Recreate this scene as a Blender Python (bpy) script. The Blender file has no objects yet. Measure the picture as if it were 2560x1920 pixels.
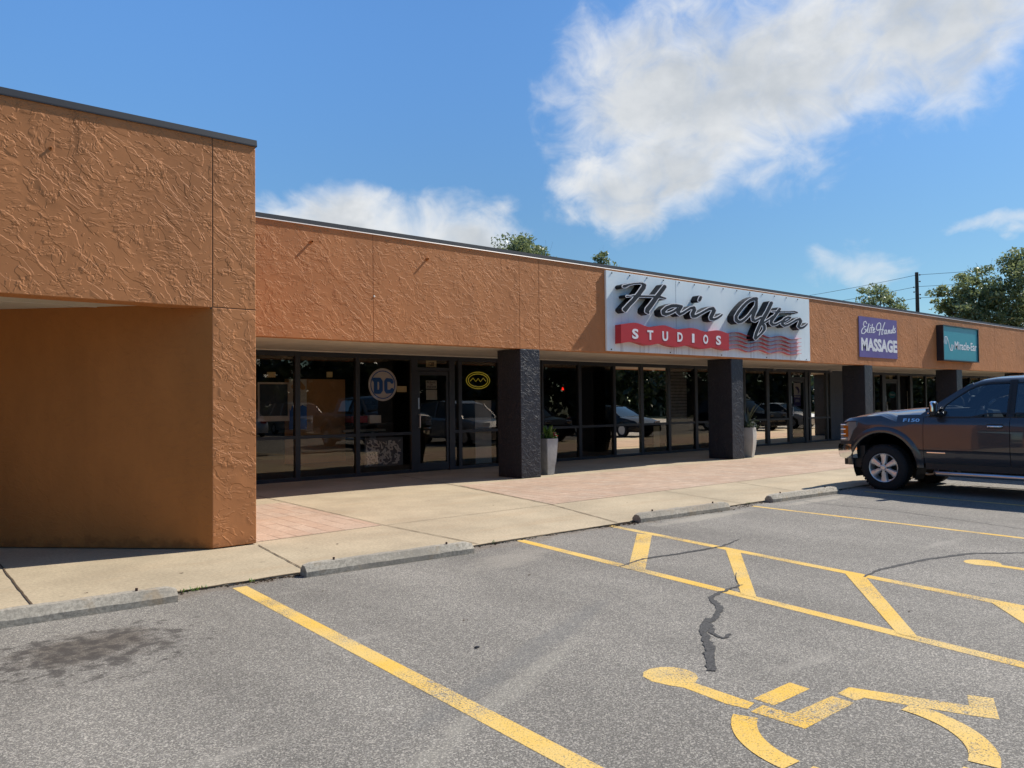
import bpy, bmesh, math, random
import numpy as np
from mathutils import Vector, Matrix, Quaternion

S = bpy.context.scene
COL = S.collection
R = math.radians

# ------------------------------------------------------------------ camera, world, sun, exposure
cam = bpy.data.cameras.new('camera')
cam.sensor_width = 36.0
cam.lens = 36.0 * 1933.58 / 2560.0
cam.clip_end = 6000
camo = bpy.data.objects.new('camera', cam)
COL.objects.link(camo)
_r = Vector((0.77387785, -0.63323432, -0.01128621))
_u = Vector((-0.00772423, -0.02725577, 0.99959865))
_d = Vector((0.63328778, 0.77348007, 0.02598388))
camo.matrix_world = Matrix(((_r.x, _u.x, -_d.x, 0), (_r.y, _u.y, -_d.y, 0), (_r.z, _u.z, -_d.z, 1.55), (0, 0, 0, 1)))
S.camera = camo

SUN = Vector((0.92, -0.18, 1.0)).normalized()
sl = bpy.data.lights.new('sun', 'SUN')
sl.energy = 5.0
sl.angle = R(0.53)
sl.color = (1.0, 0.94, 0.84)
slo = bpy.data.objects.new('sun', sl)
slo.rotation_euler = SUN.to_track_quat('Z', 'Y').to_euler()
COL.objects.link(slo)

S.view_settings.view_transform = 'Standard'
S.view_settings.look = 'None'
S.view_settings.exposure = 0.30
S.view_settings.gamma = 1.0
S.render.film_transparent = False
S.cycles.max_bounces = 7
S.cycles.diffuse_bounces = 4
S.cycles.glossy_bounces = 4
S.cycles.transparent_max_bounces = 12


class NT:
    """small helper around a node tree"""
    def __init__(s, nt):
        s.nt = nt

    def n(s, t, **k):
        nd = s.nt.nodes.new(t)
        for a, b in k.items():
            setattr(nd, a, b)
        return nd

    def l(s, a, b):
        s.nt.links.new(a, b)

    def put(s, sock, v):
        if hasattr(v, 'is_output'):
            s.l(v, sock)
        elif v is not None:
            sock.default_value = v

    def m(s, op, a, b=None, c=None, clamp=False):
        nd = s.n('ShaderNodeMath', operation=op, use_clamp=clamp)
        s.put(nd.inputs[0], a)
        if b is not None:
            s.put(nd.inputs[1], b)
        if c is not None:
            s.put(nd.inputs[2], c)
        return nd.outputs[0]

    def mapr(s, v, a, b, c=0.0, d=1.0, smooth=True):
        nd = s.n('ShaderNodeMapRange')
        nd.interpolation_type = 'SMOOTHSTEP' if smooth else 'LINEAR'
        s.put(nd.inputs['Value'], v)
        for k, x in zip(('From Min', 'From Max', 'To Min', 'To Max'), (a, b, c, d)):
            nd.inputs[k].default_value = x
        return nd.outputs[0]

    def mix(s, f, a, b, blend='MIX'):
        nd = s.n('ShaderNodeMix', data_type='RGBA', blend_type=blend)
        s.put(nd.inputs[0], f)
        for i, v in ((6, a), (7, b)):
            if hasattr(v, 'is_output'):
                s.l(v, nd.inputs[i])
            else:
                nd.inputs[i].default_value = (v[0], v[1], v[2], 1.0)
        return nd.outputs[2]

    def noise(s, vec, scale, detail=3, rough=0.5, dist=0.0):
        nd = s.n('ShaderNodeTexNoise')
        if vec is not None:
            s.l(vec, nd.inputs['Vector'])
        nd.inputs['Scale'].default_value = scale
        nd.inputs['Detail'].default_value = detail
        nd.inputs['Roughness'].default_value = rough
        nd.inputs['Distortion'].default_value = dist
        return nd.outputs[0]

    def mapping(s, vec, loc=(0, 0, 0), rot=(0, 0, 0), scale=(1, 1, 1)):
        nd = s.n('ShaderNodeMapping')
        s.l(vec, nd.inputs[0])
        nd.inputs['Location'].default_value = loc
        nd.inputs['Rotation'].default_value = rot
        nd.inputs['Scale'].default_value = scale
        return nd.outputs[0]


# ---- sky: physical sky plus clouds laid out by compass direction
W = bpy.data.worlds.new('World')
S.world = W
W.use_nodes = True
w = NT(W.node_tree)
bg = W.node_tree.nodes['Background']
sky = w.n('ShaderNodeTexSky', sky_type='NISHITA', sun_disc=False)
sky.sun_elevation = math.asin(SUN.z)
sky.sun_rotation = math.atan2(SUN.x, SUN.y)
sky.altitude = 300
sky.air_density = 1.0
sky.dust_density = 0.35
sky.ozone_density = 2.5
SKY_STRENGTH = 0.10
tc = w.n('ShaderNodeTexCoord')
sep = w.n('ShaderNodeSeparateXYZ')
w.l(tc.outputs['Generated'], sep.inputs[0])
az = w.m('DEGREES' if False else 'MULTIPLY', w.m('ARCTAN2', sep.outputs[1], sep.outputs[0]), 57.29578)
el = w.m('MULTIPLY', w.m('ARCSINE', sep.outputs[2]), 57.29578)
comb = w.n('ShaderNodeCombineXYZ')
w.l(az, comb.inputs[0])
w.l(w.m('MULTIPLY', el, 1.25), comb.inputs[1])
warp1 = w.noise(comb.outputs[0], 0.16, 5, 0.55)
warp2 = w.noise(w.mapping(comb.outputs[0], (31, 7, 3)), 0.16, 5, 0.55)
azw = w.m('ADD', az, w.m('MULTIPLY', w.m('SUBTRACT', warp1, 0.5), 9.0))
elw = w.m('ADD', el, w.m('MULTIPLY', w.m('SUBTRACT', warp2, 0.5), 6.0))


def blob(ca, ce, ra, re, tilt=0.0):
    da = w.m('SUBTRACT', azw, ca)
    de = w.m('SUBTRACT', elw, ce)
    if tilt:
        de = w.m('SUBTRACT', de, w.m('MULTIPLY', da, tilt))
    q = w.m('ADD', w.m('POWER', w.m('ABSOLUTE', w.m('DIVIDE', da, ra)), 2.0), w.m('POWER', w.m('ABSOLUTE', w.m('DIVIDE', de, re)), 2.0))
    return w.m('SUBTRACT', 1.0, q)


fine = w.noise(w.mapping(comb.outputs[0], (3, 9, 1)), 0.30, 7, 0.60, 0.8)
edge = w.m('MULTIPLY', w.m('SUBTRACT', fine, 0.5), 1.7)
b = blob(31, 22.3, 13.0, 5.6, -0.12)
b = w.m('MAXIMUM', b, blob(40.0, 22.0, 7.2, 5.8, -0.1))
b = w.m('MAXIMUM', b, blob(35, 19.5, 8.0, 6.0, -0.1))
b = w.m('MAXIMUM', b, blob(42.2, 15.2, 4.6, 3.2))
b = w.m('MAXIMUM', b, blob(38.5, 16.6, 6.0, 3.6))
b = w.m('MAXIMUM', b, blob(22, 23, 7.0, 5.0))
b = w.m('MAXIMUM', b, blob(61.5, 12.2, 9.5, 3.5))
b = w.m('MAXIMUM', b, blob(53, 11.8, 4.6, 2.9))
big = w.mapr(w.m('ADD', b, edge), -0.45, 1.12)
b2 = blob(26.5, 9.2, 4.0, 2.0)
b2 = w.m('MAXIMUM', b2, blob(18.5, 11.2, 3.5, 1.0, 0.1))
# clouds elsewhere round the sky, seen in windows only
far = w.mapr(w.noise(w.mapping(comb.outputs[0], (0, 50, 0)), 0.055, 6, 0.6), 0.56, 0.72)
behind = w.mapr(sep.outputs[1], 0.05, -0.25)
wisp = w.m('MULTIPLY', w.mapr(w.m('ADD', b2, edge), 0.05, 1.3), 0.6)
mask = w.m('MAXIMUM', w.m('MAXIMUM', w.m('MULTIPLY', big, 0.96), wisp), w.m('MULTIPLY', w.m('MULTIPLY', far, behind), 0.8))
# thick middles are greyer than the sunlit rims
thick = w.mapr(w.m('ADD', b, w.m('MULTIPLY', w.m('SUBTRACT', warp1, 0.5), 2.2)), 0.25, 1.0)
inner = w.mapr(w.noise(w.mapping(comb.outputs[0], (70, 20, 5)), 0.2, 5, 0.55), 0.3, 0.7)
ccol = w.mix(w.m('MULTIPLY', thick, w.m('ADD', 0.45, w.m('MULTIPLY', inner, 0.55))), (7.0, 7.1, 7.15), (4.5, 4.8, 5.1))
skyc = w.mix(1.0, sky.outputs[0], (0.72, 1.0, 1.22), 'MULTIPLY')
side = w.m('MULTIPLY', w.mapr(az, 45.0, 85.0, 0.0, 1.0), w.mapr(az, 178.0, 130.0, 0.0, 1.0))
side = w.m('ADD', 0.93, w.m('MULTIPLY', side, 0.32))
lc = w.n('ShaderNodeCombineColor')
for q, (lo_, hi_) in enumerate(((0.80, 1.0), (0.76, 1.08), (0.66, 1.10))):
    w.l(w.m('MULTIPLY', side, w.mapr(el, 4.0, 30.0, lo_, hi_)), lc.inputs[q])
skyc = w.mix(1.0, skyc, lc.outputs[0], 'MULTIPLY')
w.l(w.mix(mask, skyc, ccol), bg.inputs[0])
bg.inputs[1].default_value = SKY_STRENGTH


# ------------------------------------------------------------------ materials
MATS = {}


def new_mat(name):
    m = bpy.data.materials.new(name)
    m.use_nodes = True
    t = NT(m.node_tree)
    p = m.node_tree.nodes['Principled BSDF']
    MATS[name] = m
    return m, t, p


def pos(t):
    return t.n('ShaderNodeNewGeometry').outputs['Position']


def plain(name, col, rough=0.6, metal=0.0, spec=0.5, var=0.12, scale=6.0, bump=0.0, bscale=60.0, coat=0.0):
    m, t, p = new_mat(name)
    P = t.n('ShaderNodeTexCoord').outputs['Object']
    n1 = t.noise(P, scale, 4, 0.6)
    f = t.mapr(n1, 0.25, 0.75, 1 - var, 1 + var, False)
    hs = t.n('ShaderNodeHueSaturation')
    hs.inputs['Color'].default_value = (*col, 1)
    t.l(f, hs.inputs['Value'])
    t.l(hs.outputs[0], p.inputs['Base Color'])
    p.inputs['Roughness'].default_value = rough
    p.inputs['Metallic'].default_value = metal
    p.inputs['Specular IOR Level'].default_value = spec
    p.inputs['Coat Weight'].default_value = coat
    p.inputs['Coat Roughness'].default_value = 0.03
    if bump:
        bp = t.n('ShaderNodeBump')
        bp.inputs['Strength'].default_value = bump
        bp.inputs['Distance'].default_value = 0.01
        t.l(t.noise(P, bscale, 3), bp.inputs['Height'])
        t.l(bp.outputs[0], p.inputs['Normal'])
    return m


def stucco(name, col, amp=1.0, rough=0.75, fine=1.0, sc=1.0, patina=0.15):
    """skip-trowelled stucco: patches of short ridges in many directions and torn-edged plates"""
    m, t, p = new_mat(name)
    P = pos(t)
    wv = t.n('ShaderNodeTexNoise')
    t.l(P, wv.inputs['Vector'])
    wv.inputs['Scale'].default_value = 2.5 * sc
    wv.inputs['Detail'].default_value = 3
    add = t.n('ShaderNodeVectorMath', operation='MULTIPLY_ADD')
    t.l(wv.outputs['Color'], add.inputs[0])
    add.inputs[1].default_value = (0.16 / sc,) * 3
    t.l(P, add.inputs[2])
    PW = add.outputs[0]
    def layer(rot, scl, lo, hi, gate, off, dist=0.5, det=4.0, rgh=0.58):
        vr = t.n('ShaderNodeVectorRotate', rotation_type='Y_AXIS')
        t.l(PW, vr.inputs['Vector'])
        vr.inputs['Angle'].default_value = rot
        st = t.mapping(vr.outputs[0], (off, off, off), (0, 0, 0), tuple(q * sc for q in scl))
        h_ = t.mapr(t.noise(st, 1.0, det, rgh, dist), lo, hi)
        if gate is not None:
            h_ = t.m('MULTIPLY', h_, gate)
        return h_
    low = t.noise(t.mapping(P, (2, 5, 1)), 1.9 * sc, 2, 0.5)
    g1 = t.mapr(low, 0.50, 0.57)
    g2 = t.mapr(low, 0.50, 0.43)
    g3 = t.mapr(t.noise(t.mapping(P, (12, 3, 9)), 2.3 * sc, 2, 0.5), 0.56, 0.62)
    hs = t.m('MULTIPLY', layer(R(-46), (1.8, 4, 5.0), 0.515, 0.540, t.mapr(t.noise(t.mapping(P, (7, 7, 2)), 1.2 * sc, 2, 0.5), 0.36, 0.46), 1.0, 0.35, 4.0, 0.50), 1.1)
    hs = t.m('ADD', hs, t.m('MULTIPLY', layer(R(-38), (4.2, 6, 13.0), 0.53, 0.565, g1, 4.0, 0.3, 3.0, 0.5), 1.0))
    hs = t.m('ADD', hs, t.m('MULTIPLY', layer(R(4), (7.0, 8, 20.0), 0.50, 0.57, g2, 7.0, 0.4, 3.0, 0.55), 0.8))
    hs = t.m('ADD', hs, t.m('MULTIPLY', layer(R(80), (5.0, 8, 14.0), 0.53, 0.58, g3, 9.0, 0.3, 3.0, 0.5), 0.8))
    hs = t.m('ADD', hs, t.m('MULTIPLY', layer(R(20), (9.0, 9, 12.0), 0.585, 0.625, None, 3.0, 0.5, 2.0), 0.8))
    hs = t.m('ADD', t.m('MULTIPLY', hs, 1.0), t.m('MULTIPLY', t.noise(P, 130.0, 2), 0.10 * fine))
    bp = t.n('ShaderNodeBump')
    bp.inputs['Strength'].default_value = 1.0
    bp.inputs['Distance'].default_value = 0.0050 * amp
    t.l(hs, bp.inputs['Height'])
    t.l(bp.outputs[0], p.inputs['Normal'])
    f = t.mapr(t.noise(t.mapping(P, scale=(1.1, 1.1, 0.5)), 1.3, 5, 0.65), 0.25, 0.75, 1 - patina, 1 + patina, False)
    hv = t.n('ShaderNodeHueSaturation')
    hv.inputs['Color'].default_value = (*col, 1)
    t.l(f, hv.inputs['Value'])
    sx = t.n('ShaderNodeSeparateXYZ')
    t.l(P, sx.inputs[0])
    splash = t.mapr(t.m('ADD', sx.outputs[2], t.m('MULTIPLY', t.m('SUBTRACT', t.noise(P, 7.0, 4, 0.65), 0.5), 0.45)), 0.14, -0.02)
    runs = t.mapr(t.noise(t.mapping(P, scale=(5.0, 5.0, 0.22)), 1.0, 4, 0.6), 0.56, 0.74)
    c_ = t.mix(t.m('MULTIPLY', splash, 0.55), hv.outputs[0], tuple(q * 0.38 for q in col))
    c_ = t.mix(t.m('MULTIPLY', runs, 0.22 if amp > 0.5 else 0.05), c_, tuple(q * 0.5 for q in col))
    t.l(c_, p.inputs['Base Color'])
    p.inputs['Roughness'].default_value = rough
    p.inputs['Specular IOR Level'].default_value = 0.35
    return m


stucco('orange_stucco', (0.49, 0.201, 0.073), 0.85, 0.7)
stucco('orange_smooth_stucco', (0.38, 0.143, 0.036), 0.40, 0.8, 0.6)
stucco('charcoal_stucco', (0.025, 0.027, 0.035), 0.8, 0.45, 1.0, 1.5)
stucco('charcoal_smooth_stucco', (0.060, 0.066, 0.076), 0.4, 0.65)
plain('coping_metal', (0.040, 0.043, 0.049), 0.55, 0.0, 0.3, 0.10, 1.2)
plain('drip_metal', (0.55, 0.50, 0.46), 0.4, 0.0, 0.5, 0.1)
plain('soffit_white', (0.60, 0.55, 0.47), 0.8, 0, 0.3, 0.10, 1.4, 0.15, 30)
plain('soffit_brown', (0.58, 0.51, 0.43), 0.7, 0, 0.3, 0.16, 2.2, 0.15, 12)
plain('frame_bronze', (0.016, 0.017, 0.022), 0.42, 0, 0.5, 0.15)
plain('roofing', (0.16, 0.15, 0.14), 0.9)
plain('interior_dark', (0.030, 0.027, 0.024), 0.9)
plain('chrome', (0.78, 0.78, 0.80), 0.12, 1.0, 0.5, 0.03)
plain('wheel_alloy', (0.60, 0.60, 0.61), 0.28, 0.45, 0.5, 0.05)
plain('brushed_steel', (0.6, 0.6, 0.62), 0.3, 1.0, 0.5, 0.05)
plain('rubber', (0.014, 0.014, 0.016), 0.78, 0, 0.35, 0.2, 10)
plain('black_plastic', (0.012, 0.012, 0.014), 0.55)
plain('letter_black', (0.006, 0.0065, 0.010), 0.5, 0, 0.3)
plain('letter_face', (0.018, 0.020, 0.026), 0.5, 0, 0.3)
plain('letter_white', (0.80, 0.80, 0.82), 0.4)
plain('banner_red', (0.46, 0.030, 0.036), 0.42, 0, 0.4, 0.05)
plain('wave_red', (0.55, 0.09, 0.10), 0.5)
plain('sign_purple', (0.13, 0.105, 0.30), 0.6, 0, 0.4, 0.10, 2.5)
plain('sign_teal', (0.020, 0.27, 0.34), 0.35, 0, 0.5, 0.05)
plain('sign_case', (0.010, 0.011, 0.020), 0.4)
plain('paper_white', (0.82, 0.77, 0.68), 0.8, 0, 0.3, 0.08)
plain('paper_yellow', (0.80, 0.68, 0.40), 0.8)
plain('board_brown', (0.60, 0.34, 0.14), 0.7)
plain('panel_white', (0.80, 0.77, 0.68), 0.7)
plain('decal_blue', (0.015, 0.15, 0.60), 0.5)
plain('decal_grey', (0.80, 0.80, 0.84), 0.5)
plain('planter_grey', (0.36, 0.36, 0.35), 0.6, 0, 0.4, 0.18, 9, 0.2, 40)
plain('planter_ivory', (0.42, 0.40, 0.36), 0.5, 0, 0.4, 0.10, 5)
plain('soil', (0.03, 0.022, 0.015), 0.95)
plain('flower_red', (0.62, 0.015, 0.03), 0.5)
plain('pole_wood', (0.075, 0.065, 0.058), 0.9, 0, 0.2, 0.25, 3)
plain('wire_black', (0.03, 0.03, 0.035), 0.6)
plain('bark', (0.085, 0.065, 0.048), 0.95, 0, 0.2, 0.3, 5, 0.4, 25)
plain('rooftop_unit', (0.50, 0.45, 0.36), 0.6)
plain('pin_rust', (0.06, 0.03, 0.02), 0.8)
plain('crack_tar', (0.066, 0.063, 0.060), 0.85, 0, 0.3, 0.75, 70, 0.6, 90)
plain('joint_dark', (0.10, 0.072, 0.048), 0.95, 0, 0.2, 0.35, 14)
plain('debris', (0.055, 0.036, 0.022), 0.95, 0, 0.2, 0.5, 30)
plain('tail_red', (0.35, 0.01, 0.012), 0.2)
plain('amber_lens', (0.38, 0.10, 0.012), 0.2)
plain('lens_clear', (0.42, 0.42, 0.44), 0.12, 0.6)
plain('teal_decal', (0.02, 0.30, 0.32), 0.5)
plain('poster_dark', (0.05, 0.07, 0.10), 0.5)
plain('window_grey', (0.16, 0.17, 0.17), 0.7)
plain('pale_wall', (0.22, 0.21, 0.19), 0.8)


def car_paint(name, col, metal=0.5):
    m, t, p = new_mat(name)
    P = t.n('ShaderNodeTexCoord').outputs['Object']
    fl = t.mapr(t.noise(P, 900.0, 1), 0.35, 0.7, 0.85, 1.2, False)
    hv = t.n('ShaderNodeHueSaturation')
    hv.inputs['Color'].default_value = (*col, 1)
    t.l(fl, hv.inputs['Value'])
    t.l(hv.outputs[0], p.inputs['Base Color'])
    p.inputs['Metallic'].default_value = metal
    p.inputs['Roughness'].default_value = 0.38
    p.inputs['Coat Weight'].default_value = 1.0
    p.inputs['Coat Roughness'].default_value = 0.025
    return m


car_paint('paint_truck', (0.034, 0.036, 0.046), 0.35)
car_paint('paint_silver', (0.42, 0.42, 0.43))
car_paint('paint_grey', (0.12, 0.12, 0.125))
car_paint('paint_black', (0.008, 0.009, 0.013), 0.0)
MATS['paint_black'].node_tree.nodes['Principled BSDF'].inputs['Specular IOR Level'].default_value = 0.05
MATS['paint_black'].node_tree.nodes['Principled BSDF'].inputs['Roughness'].default_value = 0.8
MATS['paint_black'].node_tree.nodes['Principled BSDF'].inputs['Coat Weight'].default_value = 0.5
MATS['paint_black'].node_tree.nodes['Principled BSDF'].inputs['Coat Roughness'].default_value = 0.0
car_paint('paint_white', (0.72, 0.72, 0.71), 0.0)


def glass(name, tint, refl, thru):
    m, t, p = new_mat(name)
    m.node_tree.nodes.remove(p)
    out = m.node_tree.nodes['Material Output']
    tr = t.n('ShaderNodeBsdfTransparent')
    tr.inputs[0].default_value = (thru[0], thru[1], thru[2], 1)
    gl = t.n('ShaderNodeBsdfGlossy')
    gl.inputs['Color'].default_value = (*tint, 1)
    gl.inputs['Roughness'].default_value = 0.004
    fr = t.n('ShaderNodeFresnel')
    fr.inputs[0].default_value = 1.5
    # faint waviness of large panes
    bp = t.n('ShaderNodeBump')
    bp.inputs['Strength'].default_value = 0.25
    bp.inputs['Distance'].default_value = 0.004
    t.l(t.noise(pos(t), 1.1, 2), bp.inputs['Height'])
    t.l(bp.outputs[0], gl.inputs['Normal'])
    f = t.m('ADD', t.m('MULTIPLY', fr.outputs[0], refl), refl * 0.045, clamp=True)
    mx = t.n('ShaderNodeMixShader')
    t.l(f, mx.inputs[0])
    t.l(tr.outputs[0], mx.inputs[1])
    t.l(gl.outputs[0], mx.inputs[2])
    t.l(mx.outputs[0], out.inputs[0])
    return m


glass('shop_glass', (0.84, 0.75, 0.63), 1.2, (0.66, 0.63, 0.60))
glass('car_glass', (0.85, 0.93, 1.0), 1.3, (0.34, 0.40, 0.42))

# emissive neon
m, t, p = new_mat('neon_yellow')
p.inputs['Base Color'].default_value = (0.3, 0.25, 0.03, 1)
p.inputs['Emission Color'].default_value = (1.0, 0.78, 0.08, 1)
p.inputs['Emission Strength'].default_value = 0.16
m, t, p = new_mat('exit_red')
p.inputs['Base Color'].default_value = (0.4, 0.01, 0.01, 1)
p.inputs['Emission Color'].default_value = (1.0, 0.02, 0.01, 1)
p.inputs['Emission Strength'].default_value = 1.6


def asphalt(name, yellow=False):
    m, t, p = new_mat(name)
    P = pos(t)
    g1 = t.noise(P, 95.0, 3, 0.75)
    g2 = t.noise(P, 260.0, 2, 0.7)
    vo = t.n('ShaderNodeTexVoronoi', feature='F1')
    t.l(P, vo.inputs['Vector'])
    vo.inputs['Scale'].default_value = 140.0
    sc_ = t.n('ShaderNodeSeparateColor')
    t.l(vo.outputs['Color'], sc_.inputs[0])
    stone = t.mapr(sc_.outputs[0], 0.45, 1.0, 0.0, 1.0)
    pit = t.mapr(g1, 0.34, 0.47)
    spk = t.mapr(g2, 0.58, 0.67)
    peb = t.mapr(t.noise(P, 52.0, 2, 0.6), 0.60, 0.68)
    hole = t.mapr(t.noise(t.mapping(P, (9, 4, 2)), 44.0, 3, 0.7), 0.40, 0.30)
    base = t.mix(stone, (0.148, 0.135, 0.116), (0.388, 0.354, 0.300))
    base = t.mix(t.m('MULTIPLY', spk, 0.6), base, (0.62, 0.59, 0.54))
    base = t.mix(t.m('MULTIPLY', peb, 0.32), base, (0.46, 0.43, 0.385))
    base = t.mix(t.m('SUBTRACT', 1.0, pit), base, (0.075, 0.070, 0.066))
    base = t.mix(t.m('MULTIPLY', hole, 0.5), base, (0.06, 0.056, 0.052))
    # wide worn and traffic-polished areas
    big = t.noise(t.mapping(P, (4, 2, 0), (0, 0, 0.5), (1.0, 0.35, 1)), 0.9, 5, 0.6)
    hv = t.n('ShaderNodeHueSaturation')
    t.l(base, hv.inputs['Color'])
    t.l(t.mapr(big, 0.3, 0.7, 0.78, 1.17, False), hv.inputs['Value'])
    base = hv.outputs[0]
    sm = t.mapr(t.noise(t.mapping(P, (7, 1, 0), (0, 0, 0.12), (0.5, 2.2, 1)), 1.1, 5, 0.6), 0.60, 0.72)
    base = t.mix(t.m('MULTIPLY', sm, 0.35), base, (0.36, 0.33, 0.28))
    # tyre-dust streaks beside the first stall line
    sx = t.n('ShaderNodeSeparateXYZ')
    t.l(P, sx.inputs[0])
    X, Y = sx.outputs[0], sx.outputs[1]

    def ell(cx, cy, rx, ry, rot=0.0):
        dx = t.m('SUBTRACT', X, cx)
        dy = t.m('SUBTRACT', Y, cy)
        c, s = math.cos(rot), math.sin(rot)
        u = t.m('ADD', t.m('MULTIPLY', dx, c / rx), t.m('MULTIPLY', dy, s / rx))
        v = t.m('ADD', t.m('MULTIPLY', dx, -s / ry), t.m('MULTIPLY', dy, c / ry))
        return t.m('ADD', t.m('MULTIPLY', u, u), t.m('MULTIPLY', v, v))
    dirt = t.noise(P, 3.2, 5, 0.7)
    dn = t.m('MULTIPLY', t.m('SUBTRACT', dirt, 0.5), 2.6)
    st1 = t.mapr(t.m('ADD', ell(1.08, 5.72, 0.52, 0.44), dn), 1.1, 0.0)
    st2 = t.mapr(t.m('ADD', ell(1.05, 5.62, 0.85, 0.75), t.m('MULTIPLY', t.m('SUBTRACT', t.noise(P, 9.0, 4, 0.6), 0.5), 5.5)), 0.6, -0.4)
    base = t.mix(t.m('MULTIPLY', st1, 0.68), base, (0.080, 0.062, 0.046))
    base = t.mix(t.m('MULTIPLY', st2, 0.75), base, (0.050, 0.043, 0.038))
    for cx, cy, rx, ry, rot, amt, c in ((2.75, 3.35, 1.1, 0.10, 0.42, 0.22, (0.42, 0.39, 0.32)), (1.75, 2.85, 0.7, 0.10, 0.45, 0.2, (0.42, 0.39, 0.32)),
                                        (3.2, 3.75, 1.6, 0.12, 0.42, 0.35, (0.13, 0.13, 0.125)), (4.9, 6.1, 0.7, 0.3, 0.3, 0.35, (0.38, 0.34, 0.28)),
                                        (8.7, 6.5, 1.2, 0.16, 0.0, 0.45, (0.40, 0.36, 0.29)), (11.4, 6.4, 1.0, 0.14, 0.0, 0.5, (0.40, 0.36, 0.29))):
        k = t.mapr(t.m('ADD', ell(cx, cy, rx, ry, rot), dn), 1.2, 0.0)
        base = t.mix(t.m('MULTIPLY', k, amt), base, c)
    # dust along the kerb
    kerb = t.mapr(t.m('ADD', Y, t.m('MULTIPLY', t.m('SUBTRACT', dirt, 0.5), 0.9)), 6.62, 6.9)
    base = t.mix(t.m('MULTIPLY', kerb, 0.5), base, (0.17, 0.125, 0.085))
    # small dark drips
    vd = t.n('ShaderNodeTexVoronoi', feature='F1')
    t.l(P, vd.inputs['Vector'])
    vd.inputs['Scale'].default_value = 1.35
    vc = t.n('ShaderNodeSeparateColor')
    t.l(vd.outputs['Color'], vc.inputs[0])
    dr = t.m('MULTIPLY', t.mapr(vd.outputs['Distance'], 0.045, 0.025), t.mapr(vc.outputs[0], 0.55, 0.6))
    base = t.mix(t.m('MULTIPLY', dr, 0.6), base, (0.07, 0.065, 0.06))
    if yellow:
        patch = t.mapr(t.noise(P, 1.3, 4, 0.6), 0.40, 0.70, 0.0, 0.12)
        wear = t.m('MULTIPLY', t.mapr(t.m('SUBTRACT', g1, patch), 0.31, 0.45), t.mapr(t.m('SUBTRACT', t.noise(P, 30.0, 4, 0.75), patch), 0.22, 0.40))
        big2 = t.noise(P, 6.0, 5, 0.7)
        wear = t.m('MULTIPLY', wear, t.mapr(big2, 0.26, 0.40, 0.45, 1.0))
        yv = t.mapr(t.noise(P, 1.6, 4), 0.3, 0.7, 0.0, 1.0)
        yc = t.mix(yv, (0.72, 0.43, 0.055), (0.68, 0.47, 0.16))
        yc = t.mix(t.m('MULTIPLY', stone, 0.22), yc, (0.74, 0.55, 0.24))
        base = t.mix(t.m('MULTIPLY', wear, 0.95), base, yc)
    t.l(base, p.inputs['Base Color'])
    p.inputs['Roughness'].default_value = 0.85
    p.inputs['Specular IOR Level'].default_value = 0.3
    bp = t.n('ShaderNodeBump')
    bp.inputs['Strength'].default_value = 0.55 if yellow else 0.8
    bp.inputs['Distance'].default_value = 0.004
    t.l(t.m('ADD', g1, t.m('MULTIPLY', stone, 0.4)), bp.inputs['Height'])
    t.l(bp.outputs[0], p.inputs['Normal'])
    return m


asphalt('asphalt')
asphalt('yellow_paint', True)


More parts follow.
